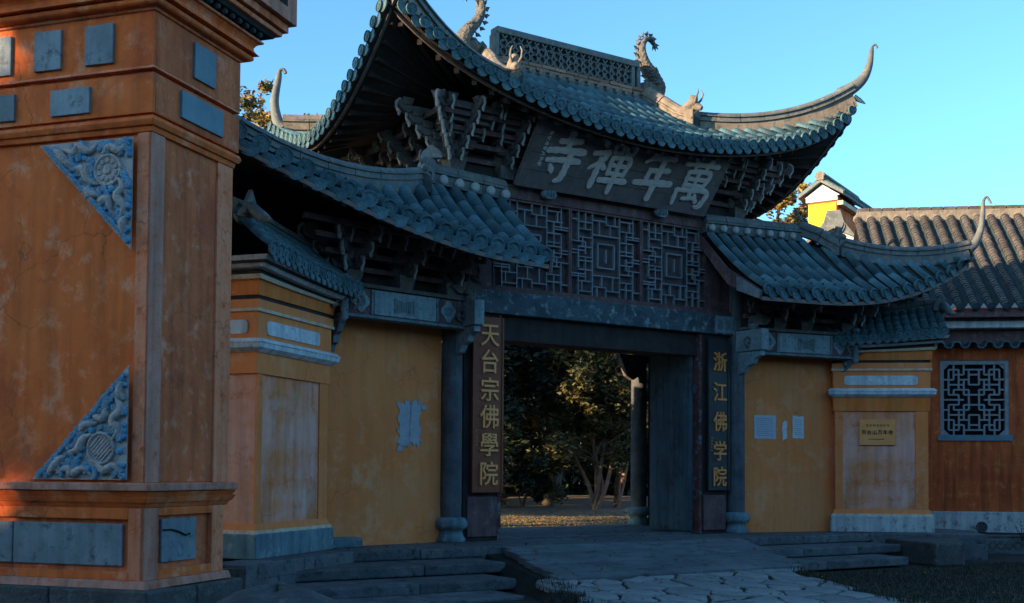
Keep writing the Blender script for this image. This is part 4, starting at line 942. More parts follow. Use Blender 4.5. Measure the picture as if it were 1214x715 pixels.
# ================================================================== SPLAY PIERS
def on_plane(t, loc_y): pass
def pier(s, x, y, L, label, ang):
    t = thing('wall_pier', label, 'wall pier', None, (x, y, 0), ang)
    # local: main face is y=0 spanning 0..L along x ; interior +y.  Free end at x=0 for s<0, at x=L for s>0
    D = 1.9
    def ring(b, z0, z1, e0, e1=None, xtra=0):
        e1 = e0 if e1 is None else e1
        a = [(-e0, -e0), (L+e0, -e0), (L+e0, D), (-e0, D)]; c = [(-e1, -e1), (L+e1, -e1), (L+e1, D), (-e1, D)]
        b.add([V3((p[0], p[1], z0)) for p in a]+[V3((p[0], p[1], z1)) for p in c], [(3, 2, 1, 0), (4, 5, 6, 7), (0, 1, 5, 4), (1, 2, 6, 5), (2, 3, 7, 6), (3, 0, 4, 7)]); return b
    ring(MB(), 0, .29, .09).build('plinth', 'stone_blue' if s < 0 else 'stone_pale', t, bevel=.012)
    ring(MB(), .29, .33, .07, .06).build('skirting', 'cream', t); ring(MB(), .33, .41, .05, .015).build('skirting', 'yellow', t)
    ring(MB(), .41, 2.30, .0).build('wall', 'yellow_pale', t)
    # corner strips make the shallow recessed panel
    for a, c in ((0, .13), (L-.22, L)): MB().box(a, c, -.022, .0, .41, 2.17).build('corner_strip', 'yellow', t)
    ring(MB(), 2.17, 2.42, .035).build('collar', 'yellow_strong' if s > 0 else 'yellow', t, bevel=.006)
    b = MB(); ring(b, 2.42, 2.47, .05, .12); ring(b, 2.47, 2.53, .12, .13); ring(b, 2.53, 2.58, .14, .09); b.build('white_band', 'white', t)
    ring(MB(), 2.58, 2.90, .04).build('frieze', 'yellow', t)
    def plaq(x0, x1, z0, z1, y):
        r = (z1-z0)/2; pts = []
        for cx_, a0 in ((x1-r*.6, -90), (x1-r*.6, 0), (x0+r*.6, 90), (x0+r*.6, 180)):
            for k in range(5):
                a = radians(a0+k*22.5); rr_ = r*.6; pts.append((cx_+rr_*cos(a), (z0+z1)/2+(r-rr_)*(1 if a0 in (0, 90) else -1)+rr_*sin(a)))
        return pts
    MB().prism(plaq(.16, L-.3 if s < 0 else L-.18, 2.64, 2.81, 0), Matrix(((1, 0, 0, 0), (0, 0, -1, -.04), (0, 1, 0, 0), (0, 0, 0, 1))), .015).build('white_panel', 'white', t)
    if s < 0: MB().prism(plaq(.09, .34, 2.64, 2.80, 0), Matrix(((0, 0, -1, -.04), (1, 0, 0, 0), (0, 1, 0, 0), (0, 0, 0, 1))), .015).build('white_panel', 'white', t)
    else: MB().prism(plaq(.05, .18, 2.62, 2.84, 0), Matrix(((0, 0, 1, L+.04), (1, 0, 0, 0), (0, 1, 0, 0), (0, 0, 0, 1))), .015).build('white_panel', 'white', t)
    ring(MB(), 2.90, 2.935, .07).build('moulding', 'cream', t); ring(MB(), 2.935, 3.04, .06).build('moulding', 'yellow', t)
    ring(MB(), 3.04, 3.09, .035).build('recess', 'wood_dark', t)
    # upper mouldings rise towards the free end
    def rise(b, z0, z1, e0, e1, up, up0=None):
        up0 = up if up0 is None else up0
        n = 9; fx = []
        for k in range(n):
            u = -1+2*k/(n-1)
        xs_ = [-1e9]
        lo, hi = [], []
        for e, zz, tgt, uu in ((e0, z0, lo, up0), (e1, z1, hi, up)):
            for k in range(n):
                xx = lerp(-e, L+e, k/(n-1)); f = (k/(n-1)) if s > 0 else (1-k/(n-1)); tgt.append(V3((xx, -e, zz+uu*(f**1.6))))
        depth = [V3((0, D, 0))]
        vs = lo+hi+[V3((p.x, D, p.z)) for p in lo]+[V3((p.x, D, p.z)) for p in hi]
        fs = []
        for k in range(n-1): fs += [(k, k+1, n+k+1, n+k), (n+k, n+k+1, 3*n+k+1, 3*n+k), (2*n+k, k, k+1, 2*n+k+1)[::-1]]
        fs += [(0, n, 3*n, 2*n), (n-1, 3*n-1, 4*n-1, 2*n-1)]
        b.add(vs, fs); return b
    up = .10
    rise(MB(), 3.09, 3.22, .06, .08, up*.5, 0).build('moulding', 'yellow_strong', t); rise(MB(), 3.22, 3.25, .12, .14, up*.7, up*.5).build('moulding', 'cream', t)
    rise(MB(), 3.25, 3.29, .10, .10, up, up*.7).build('recess', 'wood_dark', t)
    rise(MB(), 3.29, 3.33, .2, .24, up).build('white_cornice', 'white', t); rise(MB(), 3.33, 3.36, .26, .27, up).build('recess', 'wood_dark', t); rise(MB(), 3.36, 3.41, .28, .32, up).build('white_cornice', 'white', t)
    # small tiled cap
    R = []; x_ = -.28
    while x_ < L+.3:
        f = max(0, min(1, (x_/L) if s > 0 else 1-x_/L)); u_ = .12*f**1.6
        R.append(hang((x_, .15, 3.86+u_*1.4), (x_, -.36, 3.45+u_), .03, 6)); x_ += .15
    roof_rows(t, R, cap=120, seg=.16, nail=False); pan(t, R)
    R2 = [[V3((2*0+p.x, .3-(p.y-.15)+0, p.z)) for p in r] for r in R]; MB().strip(R2).build('back_cap', 'tile_dark', t)
    pth = [V3((x, .18, 3.86+.17*(max(0, min(1, (x/L if s > 0 else 1-x/L))))**1.6)) for x in [-.3+(L+.6)*k/10 for k in range(11)]]
    ridge_piece(pth, .16, .18, t, seglen=.3)
    # peaked end tile
    xe = -.25 if s < 0 else L+.22
    MB().tube([(xe, .1, 3.95), (xe+s*.05, -.1, 4.05), (xe+s*.1, -.28, 3.92), (xe+s*.16, -.42, 3.86)], [.09, .08, .07, .02], 8).build('hip_ridge', 'ridge', t)
    MB().prism([(-.14, 0), (.14, 0), (.10, .15), (0, .30), (-.10, .15)], Matrix.Translation((xe, -.02, 3.98)) @ Matrix.Rotation(pi/2, 4, 'X'), .05).build('peak_tile', 'ridge', t)
    return t
LP = pier(-1, -6.57, -1.90, 1.78, 'left splayed yellow pier with white band and small tiled cap, beside the orange tower', radians(38.8))
RP = pier(1, 4.86, -.53, 1.62, 'right splayed yellow pier with white band, carrying the copper plate', radians(-40))
cp = thing('copper_plate', 'small copper plate with dark lettering fixed to the right yellow pier', 'plate', None, (4.86, -.53, 0), radians(-40))
b = MB(); b.box(.42, 1.05, -.04, -.024, 1.56, 2.02); b.build('plate', 'copper', cp, bevel=.004)
for k, ch in enumerate('天台山万年寺'): link('character', char_mesh(ch, .085, .004, .0015, 'ink'), cp, Matrix.Translation((.50+k*.093, -.044, 1.79)) @ Matrix.Rotation(pi/2, 4, 'X'))
b = MB(); rr = random.Random(3)
for k in range(7):
    for j in range(3): b.box(-.018, .018, -.003, .003, 0, .003, Matrix.Translation((.56+k*.06, -.042, 1.90+j*.014)) @ Matrix.Rotation(rr.uniform(-.3, .3), 4, 'Y') @ Matrix.Rotation(pi/2, 4, 'X'))
for k in range(14): b.box(-.006, .006, -.008, .008, 0, .003, Matrix.Translation((.58+k*.02, -.042, 1.665)) @ Matrix.Rotation(pi/2, 4, 'X'))
b.build('fine_print', 'ink', cp)
# notices and bare patch
def wallpoint(s, X, z, off=.004): return V3((s*X, -(X-2.9)*TAN-off, z))
def patch_obj(name, label, cat, s, X, z, w_, h_, m, n=22, rough=.3, off=.004, seed=1):
    r = random.Random(seed); pts = []
    per = [(-1, -1, 1, -1), (1, -1, 1, 1), (1, 1, -1, 1), (-1, 1, -1, -1)]
    for x0, y0, x1, y1 in per:
        for k in range(n//4): t = k/(n//4); pts.append(((lerp(x0, x1, t)+r.uniform(-rough, rough)*.5)*w_/2, (lerp(y0, y1, t)+r.uniform(-rough, rough)*.5)*h_/2))
    Mx = Matrix.Translation(wallpoint(s, X, z, off)) @ Matrix.Rotation(-s*radians(10), 4, 'Z') @ Matrix.Rotation(pi/2, 4, 'X')
    o = MB().prism(pts, Mx, .006).build(name, m); tag(o, label, cat); return o
patch_obj('paper_notice', 'faded lilac paper notice pasted on the right yellow wall', 'notice', 1, 3.52, 1.86, .46, .42, 'paper', rough=.04)
patch_obj('paper_notice', 'torn white paper notice on the right yellow wall, nearest the copper plate', 'notice', 1, 4.22, 1.87, .24, .40, 'paper_torn', rough=.12, seed=3)
patch_obj('paper_scrap', 'narrow torn scrap of paper between the two notices', 'paper scrap', 1, 3.93, 1.80, .1, .34, 'paper_torn', rough=.5, seed=6)
def print_lines(X, z, w_, h_, n, seed, s_=1):
    b = MB(); r = random.Random(seed)
    for k in range(n):
        u = -w_/2; zz_ = h_/2-h_*k/(n-1)
        while u < w_/2-.02:
            l = r.uniform(.008, .028); Mx = Matrix.Translation(wallpoint(s_, X, z+zz_, .0105)) @ Matrix.Rotation(-s_*radians(10), 4, 'Z'); b.box(u, u+l, -.001, .001, -.005, .005, Mx); u += l+.01
    return b
for ob in list(COL.objects):
    if ob.name == 'paper_notice': print_lines(3.52, 1.86, .34, .30, 9, 1).build('print', 'bluegrey', ob)
    if ob.name == 'paper_notice.001': print_lines(4.22, 1.87, .16, .26, 8, 2).build('print', 'bluegrey', ob)
o = patch_obj('bare_patch', 'ragged pale patch where plaster and a poster came off the left yellow wall', 'wall patch', -1, 3.60, 1.72, .40, .62, 'bare', n=64, rough=.34, seed=9)
for k_, (dx_, dz_, w_, h_) in enumerate(((.26, .24, .09, .07), (-.16, -.36, .10, .08))):
    q = patch_obj('paint_flake', None, None, -1, 3.60-dx_, 1.72+dz_, w_, h_, 'bare', n=16, rough=.35, seed=20+k_); q.parent = o; o_ = None

# ================================================================== TOWER (end of the front screen wall)
tw = thing('orange_tower', 'tall orange plastered wall tower with inset stone slabs and blue carved corner panels', 'wall tower', None, (-8.60, -4.74, 0), radians(38.8))
TW, TL = 1.31, 3.4
def tring(z0, z1, e0, e1=None, m='orange', name='moulding', w=TW, bev=0.006):
    e1 = e0 if e1 is None else e1; b = MB()
    a = [(-e0, -e0), (w+e0, -e0), (w+e0, TL), (-e0, TL)]; c = [(-e1, -e1), (w+e1, -e1), (w+e1, TL), (-e1, TL)]
    b.add([V3((*p, z0)) for p in a]+[V3((*p, z1)) for p in c], [(3, 2, 1, 0), (4, 5, 6, 7), (0, 1, 5, 4), (1, 2, 6, 5), (2, 3, 7, 6), (3, 0, 4, 7)])
    return b.build(name, m, tw, bevel=bev)
FR = lambda y0, y1, z0, z1, d0, d1: MB().box(-d1, -d0, y0, y1, z0, z1)      # on the front (-x) face
SD = lambda x0, x1, z0, z1, d0, d1: MB().box(x0, x1, -d1, -d0, z0, z1)      # on the side (-y) face
# foundation blocks
fx = -.1
for k, (a, c) in enumerate(((-.12, .9), (.9, 2.0), (2.0, 3.4))): FR(a, c-.01, -.46, -.0, -.3, .12).build('foundation_stone', 'stone_dark', tw, bevel=.02)
SD(-.11, .62, -.46, -.01, -.3, .13).build('foundation_stone', 'stone_dark', tw, bevel=.02); SD(.63, 1.4, -.46, -.01, -.3, .13).build('foundation_stone', 'stone_dark', tw, bevel=.02)
tring(.0, .07, .06, .04, 'trim_dirty', 'base_course', 1.24)
# base block : recessed core plus raised frame
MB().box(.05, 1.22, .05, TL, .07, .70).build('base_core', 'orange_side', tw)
FR(0, .17, .07, .70, -.05, 0).build('base_post', 'orange_trim', tw, bevel=.006)
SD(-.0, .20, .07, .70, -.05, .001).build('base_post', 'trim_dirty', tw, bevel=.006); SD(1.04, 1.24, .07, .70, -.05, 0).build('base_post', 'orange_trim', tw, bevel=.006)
FR(.17, TL, .07, .14, -.05, 0).build('base_rail', 'orange', tw, bevel=.006); FR(.17, TL, .60, .70, -.05, 0).build('base_rail', 'orange', tw, bevel=.006)
SD(.20, 1.04, .07, .15, -.05, -.0).build('base_rail', 'orange', tw, bevel=.006); SD(.20, 1.04, .63, .70, -.05, -.0).build('base_rail', 'orange', tw, bevel=.006)
FR(.24, 1.41, .19, .56, -.05, -.02).build('inset_slab', 'slab', tw, bevel=.008); FR(1.42, 2.6, .19, .56, -.05, -.02).build('inset_slab', 'slab', tw, bevel=.008)
SD(.28, .82, .21, .60, -.05, -.02).build('inset_slab', 'slab', tw, 'pale slab with a black cable across it', bevel=.008)
MB().tube([(.29, .015, .50), (.42, .01, .50), (.55, .01, .47), (.62, .005, .44), (.7, .01, .45)], .008, 6).build('cable', 'black', tw)
# ledge mouldings
tring(.70, .745, -.01, .02, 'orange'); tring(.745, .80, .03, .06, 'orange'); tring(.80, .845, .045, .075, 'orange', w=1.27); tring(.85, .92, .10, .10, 'trim_dirty', 'ledge_slab', 1.24, .01)
# body
MB().box(.03, TW-.03, .03, TL, .92, 4.05).build('body_core', 'orange', tw)
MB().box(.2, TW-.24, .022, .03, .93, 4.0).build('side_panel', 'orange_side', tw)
FR(0, .145, .92, 4.0, -.03, .0).build('corner_post', 'orange_trim', tw, bevel=.006)
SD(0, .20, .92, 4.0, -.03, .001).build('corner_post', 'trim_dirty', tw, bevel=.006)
SD(TW-.26, TW, .92, 4.0, -.03, .0).build('corner_post', 'orange_trim', tw, bevel=.006)
FR(.145, TL, .92, .945, -.03, .0).build('sill_strip', 'orange', tw)
tring(4.00, 4.05, .01, .02, 'orange'); tring(4.05, 4.09, .04, .06, 'orange'); tring(4.09, 4.13, .06, .045, 'orange'); tring(4.135, 4.16, .0, .0, 'orange_side')
tring(4.16, 4.515, .03, .03, 'orange', 'frieze_band', 1.33, .004); tring(4.515, 4.55, -.01, -.01, 'orange_side', 'groove'); tring(4.55, 4.575, .045, .04, 'orange_trim')
tring(4.575, 5.06, .03, .03, 'orange', 'frieze_band', 1.34, .004)
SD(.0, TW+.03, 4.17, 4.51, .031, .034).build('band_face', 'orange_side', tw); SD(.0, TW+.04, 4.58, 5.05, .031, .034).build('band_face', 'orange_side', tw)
for a, c, z0, z1 in ((.38, .68, 4.63, 4.985), (.94, 1.23, 4.63, 4.99), (1.49, 1.80, 4.63, 4.99), (2.05, 2.35, 4.63, 4.99), (.62, 1.04, 4.205, 4.44), (1.44, 1.86, 4.205, 4.45), (2.3, 2.7, 4.2, 4.44)):
    FR(a, c, z0, z1, .03, .058).build('stone_tile', 'slab', tw, bevel=.004)
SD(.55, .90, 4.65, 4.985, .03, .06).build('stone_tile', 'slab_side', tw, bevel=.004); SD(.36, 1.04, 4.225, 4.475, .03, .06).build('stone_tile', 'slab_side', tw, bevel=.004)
# cornice
tring(5.06, 5.085, .05, .06, 'orange_trim'); 
zz = 5.085
for k in range(6): a0 = pi*k/6-pi/2; a1 = pi*(k+1)/6-pi/2; tring(zz+.035+.035*sin(a0), zz+.035+.035*sin(a1), .09+.045*cos(a0), .09+.045*cos(a1), 'orange', 'torus_moulding', bev=0)
for k in range(5): u0, u1 = k/5, (k+1)/5; tring(5.157+.12*u0, 5.157+.12*u1, .175-.045*sin(pi*u0)*1.0+.0, .175-.045*sin(pi*u1), 'orange', 'cove_moulding', bev=0)
tring(5.28, 5.30, .20, .21, 'orange_trim'); tring(5.303, 5.35, .17, .17, 'wood_dark', 'tile_bed')
ME = MB().lathe([(.03, -.03), (.034, .0), (.03, .03), (.001, .032)], Matrix.Rotation(pi/2, 4, 'X'), 10).mesh('cornice_tile', 'tile_dark')
for k in range(13): link('cornice_tile', ME, tw, Matrix.Translation((-.12+k*.125, -.22, 5.335)))
for k in range(24): link('cornice_tile', ME, tw, Matrix.Translation((-.22, -.1+k*.14, 5.335)) @ Matrix.Rotation(-pi/2, 4, 'Z'))
tring(5.355, 5.39, .27, .30, 'tile_dark', 'tile_bed'); tring(5.39, 5.43, .33, .34, 'orange_trim'); tring(5.44, 5.52, .38, .38, 'orange_side'); tring(5.525, 6.4, .44, .44, 'trim_dirty', 'top_block')
SD(.45, 1.55, 5.66, 6.2, .44, .445).build('top_recess_shade', 'black', tw)  # flat black sheet, shade of a recess painted round the slab
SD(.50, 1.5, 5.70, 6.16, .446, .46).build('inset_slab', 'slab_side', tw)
# roof over the tower block (above the frame)
tring(6.4, 6.5, .5, .55, 'tile_dark', 'top_eave')
# carved triangular corner panels ------------------------------------------------
def carved(z_corner, sgn, my, mz):
    """right-angled corner at y=.17, z_corner; sgn -1: hangs down from the top, +1: rises from the bottom"""
    S_ = 1.0; o = MB(); tri = [(0, 0), (S_, 0), (0, sgn*S_)]
    Mx = Matrix(((0, 0, -1, -.028), (1, 0, 0, .165), (0, 1, 0, z_corner), (0, 0, 0, 1)))
    o.prism(tri, Mx, .012); p = o.build('carved_panel', 'relief', tw)
    P_ = lambda u, v, d=.0: V3((-.045-d, .165+u, z_corner+sgn*v))
    r = random.Random(4 if sgn > 0 else 8)
    # cloud scrolls in cobalt
    pts = []
    for k in range(38):
        u = (k+.5)/38; pts.append((u*.96+.015, (1-u)*.96-.02+r.uniform(-.02, .0), r.uniform(.022, .034)))
        pts.append((u*.88+.01, (1-u)*.88-.03+r.uniform(-.03, .02), r.uniform(.018, .03)))
    for cx_, cy_, n_ in ((.10, .62, 10), (.33, .40, 10), (.5, .12, 12), (.12, .30, 8), (.66, .16, 9), (.05, .08, 8), (.30, .08, 9), (.04, .45, 9), (.42, .28, 9), (.2, .45, 8)):
        for k in range(n_): pts.append((max(.03, cx_+r.gauss(0, .05)), max(.03, cy_+r.gauss(0, .045)), r.uniform(.022, .036)))
    pts = [q for q in pts if q[0]+q[1] < .965 and q[0] > .02 and q[1] > .02 and math.hypot(q[0]-my, q[1]-mz) > .16]
    b1, b2 = MB(), MB()
    for u, v, R_ in pts:
        c = P_(u, v, .012)
        Mc = Matrix.Translation(c) @ Matrix.Rotation(-pi/2, 4, 'Y')
        b1.lathe([(R_, -.01), (R_*.95, .008), (R_*.7, .016), (.001, .012)], Mc, 9)
        b2.tube([c+V3((-.016, (R_*(1-.8*j/9))*cos(j*.9), (R_*(1-.8*j/9))*sin(j*.9))) for j in range(10)], .0035, 4)
    q = b1.build('cloud_scrolls', 'cloud_blue', p); q['kind'] = 'stuff'; q = b2.build('scroll_lines', 'relief', p); q['kind'] = 'stuff'
    # winding grey bodies
    for pth in (((.72, .06), (.60, .10), (.55, .05), (.44, .10), (.36, .04)), ((.12, .74), (.06, .62), (.14, .52), (.08, .44), (.15, .34)), ((.60, .24), (.50, .26), (.44, .36), (.34, .40)), ((.34, .56), (.24, .54), (.20, .66)), ((.30, .14), (.22, .08), (.12, .12), (.05, .05)), ((.82, .05), (.76, .10), (.68, .18), (.60, .20)), ((.06, .86), (.08, .76), (.03, .70)), ((.48, .42), (.42, .48), (.30, .50))):
        cl = catmull([P_(u, v, .008) for u, v in pth], 5); n = len(cl)
        MB().tube(cl, [.012+.028*sin(pi*min(1, (i+1)/n))*(1+.25*(i % 2)) for i in range(n)], 7, flat=1).build('winding_dragon', 'relief', p)
    c = P_(my, mz, -.01); Mc = Matrix.Translation(c) @ Matrix.Rotation(-pi/2, 4, 'Y')
    md = MB(); md.lathe([(.145, 0), (.145, .03), (.125, .034), (.12, .022), (.001, .022)], Mc, 26); md = md.build('medallion', 'relief', p)
    if sgn > 0:
        for k in range(-3, 4):
            h_ = .1*math.sqrt(max(0, 1-(k/4.2)**2)); b = MB(); b.box(-.008, .008, -h_, h_, .022, .032, Mc @ Matrix.Rotation(.8, 4, 'Z') @ Matrix.Translation((k*.028, 0, 0))); b.build('key_bar', 'relief', md)
        for k in (-1, 1): b = MB(); b.box(-.04, .04, -.006, .006, .0221, .031, Mc @ Matrix.Rotation(.8, 4, 'Z') @ Matrix.Translation((0, k*.045, 0))); b.build('key_bar', 'relief', md)
    else:
        for k in range(10):
            b = MB(); b.lathe([(.022, .02), (.022, .031), (.012, .033), (.001, .026)], Mc @ Matrix.Translation((.085*cos(k*.628), .085*sin(k*.628), 0)), 8); b.build('floral_boss', 'relief', md)
        b = MB(); b.lathe([(.04, .02), (.04, .032), (.02, .036), (.001, .03)], Mc, 10); b.build('floral_boss', 'relief', md)
carved(3.955, -1, .245, .28); carved(.945, 1, .26, .275)

# dark boulder in the near left corner
b = MB(); r = random.Random(2); rows = []
for i in range(13):
    a = i/12*pi; row = []
    for j in range(19):
        t = j/18*2*pi; k = 1+r.uniform(-.05, .05) if 0 < j < 18 else 1; row.append(V3((.62*sin(a)*cos(t)*k, .5*sin(a)*sin(t)*k, .30*cos(a)*(1+.1*sin(3*t)))))
    rows.append(row)
b.strip(rows); o = b.build('boulder', 'stone_dark'); o.location = (-8.35, -7.2, -.07); o.scale = (1, 1, 1); o.rotation_euler.z = .6; tag(o, 'low dark boulder in front of the orange tower', 'boulder')

# ================================================================== SIDE HALL (right)
HA = radians(-41); hall = thing('side_hall', 'red ochre hall wall with stone lattice window and arc tiled roof at the right edge', 'hall', None, (9.51, .83, 0), HA)
HX0, HX1 = -.55, 6.0
b = MB(); b.box(HX0, .10, 0, .3, -.45, 3.75); b.box(1.50, HX1, 0, .3, -.45, 3.75); b.box(.10, 1.50, 0, .3, -.45, 1.81); b.box(.10, 1.50, 0, .3, 3.47, 3.75); b.build('wall', 'red_wall', hall)
MB().box(HX0, HX1, -.05, -.002, -.45, .26).build('plinth', 'stone_pale', hall, bevel=.01)
MB().box(HX0, HX1, 3.0, 3.3, -.45, 5.5).build('rear_wall', 'red_wall', hall)
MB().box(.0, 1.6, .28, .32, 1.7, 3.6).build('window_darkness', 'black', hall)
vt = MB(); vt.lathe([(.115, 0), (.115, .03), (.09, .03), (.085, .01), (.001, .01)], Matrix.Translation((.91, -.05, -.06)) @ Matrix.Rotation(pi/2, 4, 'X'), 20)
for k in range(6): vt.box(-.02, .02, .02, .085, .012, .028, Matrix.Translation((.91, -.05, -.06)) @ Matrix.Rotation(pi/2, 4, 'X') @ Matrix.Rotation(k*pi/3, 4, 'Z'))
vt.build('vent_rosette', 'stone_dark', hall)
# window
wd = MB(); 
for q in ((.10, .18, 1.88, 3.47), (1.42, 1.50, 1.88, 3.47), (.18, 1.42, 3.38, 3.47)): wd.box(q[0], q[1], .03, .14, q[2], q[3])
wd = wd.build('window', 'window_stone', hall); MB().box(.04, 1.56, -.03, .14, 1.76, 1.88).build('sill', 'slab_side', wd)
UW = unit_box('window_stone')
def wbar(x0, x1, z0, z1):
    link('window_bar', UW, wd, Matrix.Translation(((x0+x1)/2, .075+random.uniform(-.002, .002), (z0+z1)/2)) @ Matrix.Diagonal((x1-x0, .05, z1-z0, 1)))
gx0, gz0, gw, gh = .18, 1.88, 1.24/12, 1.50/14; th = .034
def H_(j, a, c): wbar(gx0+a*gw, gx0+c*gw, gz0+j*gh-th/2, gz0+j*gh+th/2)
def V_(i, a, c): wbar(gx0+i*gw-th/2, gx0+i*gw+th/2, gz0+a*gh, gz0+c*gh)
base_h = [(1, 1, 3), (2, 2, 4), (3, 0, 2), (3, 3, 5), (4, 1, 4), (5, 0, 1), (5, 2, 5), (6, 1, 3), (6, 4, 6), (7, 0, 4), (1, 4, 6), (2, 5, 6), (4, 5, 6)]
base_v = [(1, 1, 6), (2, 0, 3), (2, 5, 6), (3, 1, 5), (4, 0, 2), (4, 3, 6), (5, 1, 4), (3, 6, 7), (5, 5, 7)]
for j, a, c in base_h:
    for (jj, aa, cc) in {(j, a, c), (14-j, a, c), (j, 12-c, 12-a), (14-j, 12-c, 12-a)}: H_(jj, aa, cc)
for i, a, c in base_v:
    for (ii, aa, cc) in {(i, a, c), (12-i, a, c), (i, 14-c, 14-a), (12-i, 14-c, 14-a)}: V_(ii, aa, cc)
for cx_, cz_, a in ((0, 0, 1), (12, 0, 2), (12, 14, 3), (0, 14, 4)):
    Mx = Matrix.Translation((gx0+cx_*gw, .05, gz0+cz_*gh)) @ Matrix.Rotation(0, 4, 'X'); sx_ = 1 if cx_ == 0 else -1; sz_ = 1 if cz_ == 0 else -1
    pr = [(0, 0), (sx_*.12, 0), (0, sz_*.12)]; pr = pr if sx_*sz_ > 0 else pr[::-1]
    MB().prism(pr, Matrix(((1, 0, 0, gx0+cx_*gw), (0, 0, -1, .1), (0, 1, 0, gz0+cz_*gh), (0, 0, 0, 1))), .05).build('corner_spandrel', 'window_stone', wd)
# tile fringe above the window
MB().box(HX0, HX1, -.12, .0, 3.74, 3.80).build('fringe_bed', 'tile_dark', hall)
ARC = MB()
for k in range(9):
    pass
def arc_mesh(r, th, L, m, up=1, n=8):
    vs = []; fs = []
    for y in (0, -L):
        for rr_ in (r, r-th):
            for j in range(n+1): t = pi*j/n; vs.append((rr_*cos(t), y, up*rr_*sin(t)*.8))
    k = n+1
    for j in range(n): fs += [(j, j+1, 2*k+j+1, 2*k+j), (k+j, 3*k+j, 3*k+j+1, k+j+1), (2*k+j, 2*k+j+1, 3*k+j+1, 3*k+j), (j, k+j, k+j+1, j+1)]
    b = MB(); b.add(vs, fs, False); return b.mesh('arc_tile', m)
A1 = arc_mesh(.095, .028, .34, 'tile'); A2 = arc_mesh(.095, .028, .36, 'tile', -1)
x = HX0+.1; k = 0
while x < HX1: link('fringe_tile', A1 if k % 2 else A2, hall, Matrix.Translation((x, .02, 3.80+(.0 if k % 2 else .0))) @ Matrix.Rotation(.10, 4, 'X')); x += .165; k += 1
MB().box(HX0, HX1, -.02, .3, 3.76, 4.12).build('wall_band', 'wood', hall)
MB().box(HX0, HX1, -.30, .3, 4.12, 4.27).build('white_band', 'white', hall, bevel=.015); MB().box(HX0, HX1, -.36, .3, 4.275, 4.31).build('band_edge', 'wood', hall)
# arc tile roof: stacked arcs, one row is one part
def ribbed_row(x, p0, p1, r, n, m='hall_tile', sgn=1):
    b = MB(); k = 8
    d = (p1-p0); ux = V3((1, 0, 0)); up = ux.cross(d.normalized()); up = up if up.z > 0 else -up
    vs = []; fs = []
    for i in range(n):
        a, c = p0+d*(i/n), p0+d*((i+1)/n)
        jr = r*random.uniform(.95, 1.04); off = random.uniform(-.008, .008)
        for p, q in ((a, jr*.84), (c, jr*1.04)):
            for j in range(k+1): t = pi*j/k; vs.append(p+ux*(q*cos(t)+off)+up*(sgn*q*sin(t)*.95))
    m_ = k+1
    for i in range(2*n-1):
        for j in range(k): fs.append((i*m_+j, i*m_+j+1, (i+1)*m_+j+1, (i+1)*m_+j))
    b.add(vs, fs, False); return b.build('tile_row', m, hall)
E0, R0 = V3((0, -.62, 4.52)), V3((0, 3.0, 7.20))
x = HX0-.6
while x < HX1:
    p1 = V3((x, E0.y, E0.z)); p0 = V3((x, R0.y, R0.z)); mid = (p0+p1)/2-V3((0, 0, .12))
    ribbed_row(x, p0, mid, .092, 20); ribbed_row(x, mid, p1, .092, 20)
    xv = x+.152; a0 = V3((xv, R0.y, R0.z+.03)); a1 = V3((xv, E0.y, E0.z+.03)); am = (a0+a1)/2-V3((0, 0, .12))
    ribbed_row(xv, a0, am, .075, 26, 'tile_dark', -1); ribbed_row(xv, am, a1, .075, 26, 'tile_dark', -1)
    MB().prism([(-.07, 0), (.07, 0), (0, .10)], Matrix.Translation((xv, E0.y-.02, E0.z-.03)) @ Matrix.Rotation(pi/2, 4, 'X'), .02).build('mortar_wedge', 'mortar', hall)
    MB().lathe([(.088, 0), (.088, .03), (.001, .03)], Matrix.Translation((x, E0.y, E0.z+.0)) @ Matrix.Rotation(pi/2, 4, 'X'), 14).build('row_end', 'tile_dark', hall)
    MB().lathe([(.10, -.05), (.10, .04), (.07, .06), (.001, .06)], Matrix.Translation((x, R0.y-.05, R0.z-.02)) @ Matrix.Rotation(pi/2, 4, 'X'), 12).build('mortar_cap', 'ridge_pale', hall)
    x += .305
MB().box(HX0-.6, HX1, E0.y+.04, .3, 4.315, 4.47).build('eave_board', 'wood', hall)
MB().box(HX0-.6, HX1, 2.9, 3.3, 7.08, 7.34).build('ridge_course', 'ridge_pale', hall)
x = HX0-.6
while x < HX1: MB().box(x+.01, x+.27, 2.94, 3.26, 7.345, 7.43).build('ridge_tile', 'hall_tile', hall); x += .285
MB().strip([[V3((HX0-.6, 3.1, 7.2)), V3((HX1, 3.1, 7.2))], [V3((HX0-.6, 6.2, 4.9)), V3((HX1, 6.2, 4.9))]]).build('rear_slope', 'tile_dark', hall)
# low stone kerb with diamond pattern in front of the hall
kb = thing('lattice_kerb', 'low stone kerb with crossed diamond pattern along the grass at the right', 'kerb', None, (9.51, .83, 0), HA)
def kpt(px): pass
kz0 = -.45
MB().box(-1.2, 6, -1.15, -.15, -.45, -.30).build('bed', 'stone_dark', kb); MB().box(-1.2, 6, -2.6, -2.45, -.14, -.10).build('cap', 'stone', kb, bevel=.01); MB().box(-1.2, 6, -2.58, -2.46, -.45, -.141).build('kerb_face', 'stone', kb)
b = MB()
for k in range(48):
    for sg in (-1, 1): b.box(-.1, .1, 0, .012, -.008, .008, Matrix.Translation((-1.1+k*.15, -2.596, -.29)) @ Matrix.Rotation(sg*.85, 4, 'Y'))
b.build('diamond_ribs', 'stone_dark', kb)
MB().box(-1.2, 6, -2.45, -.05, -.45, -.17).build('planting_bed', 'moss', kb)

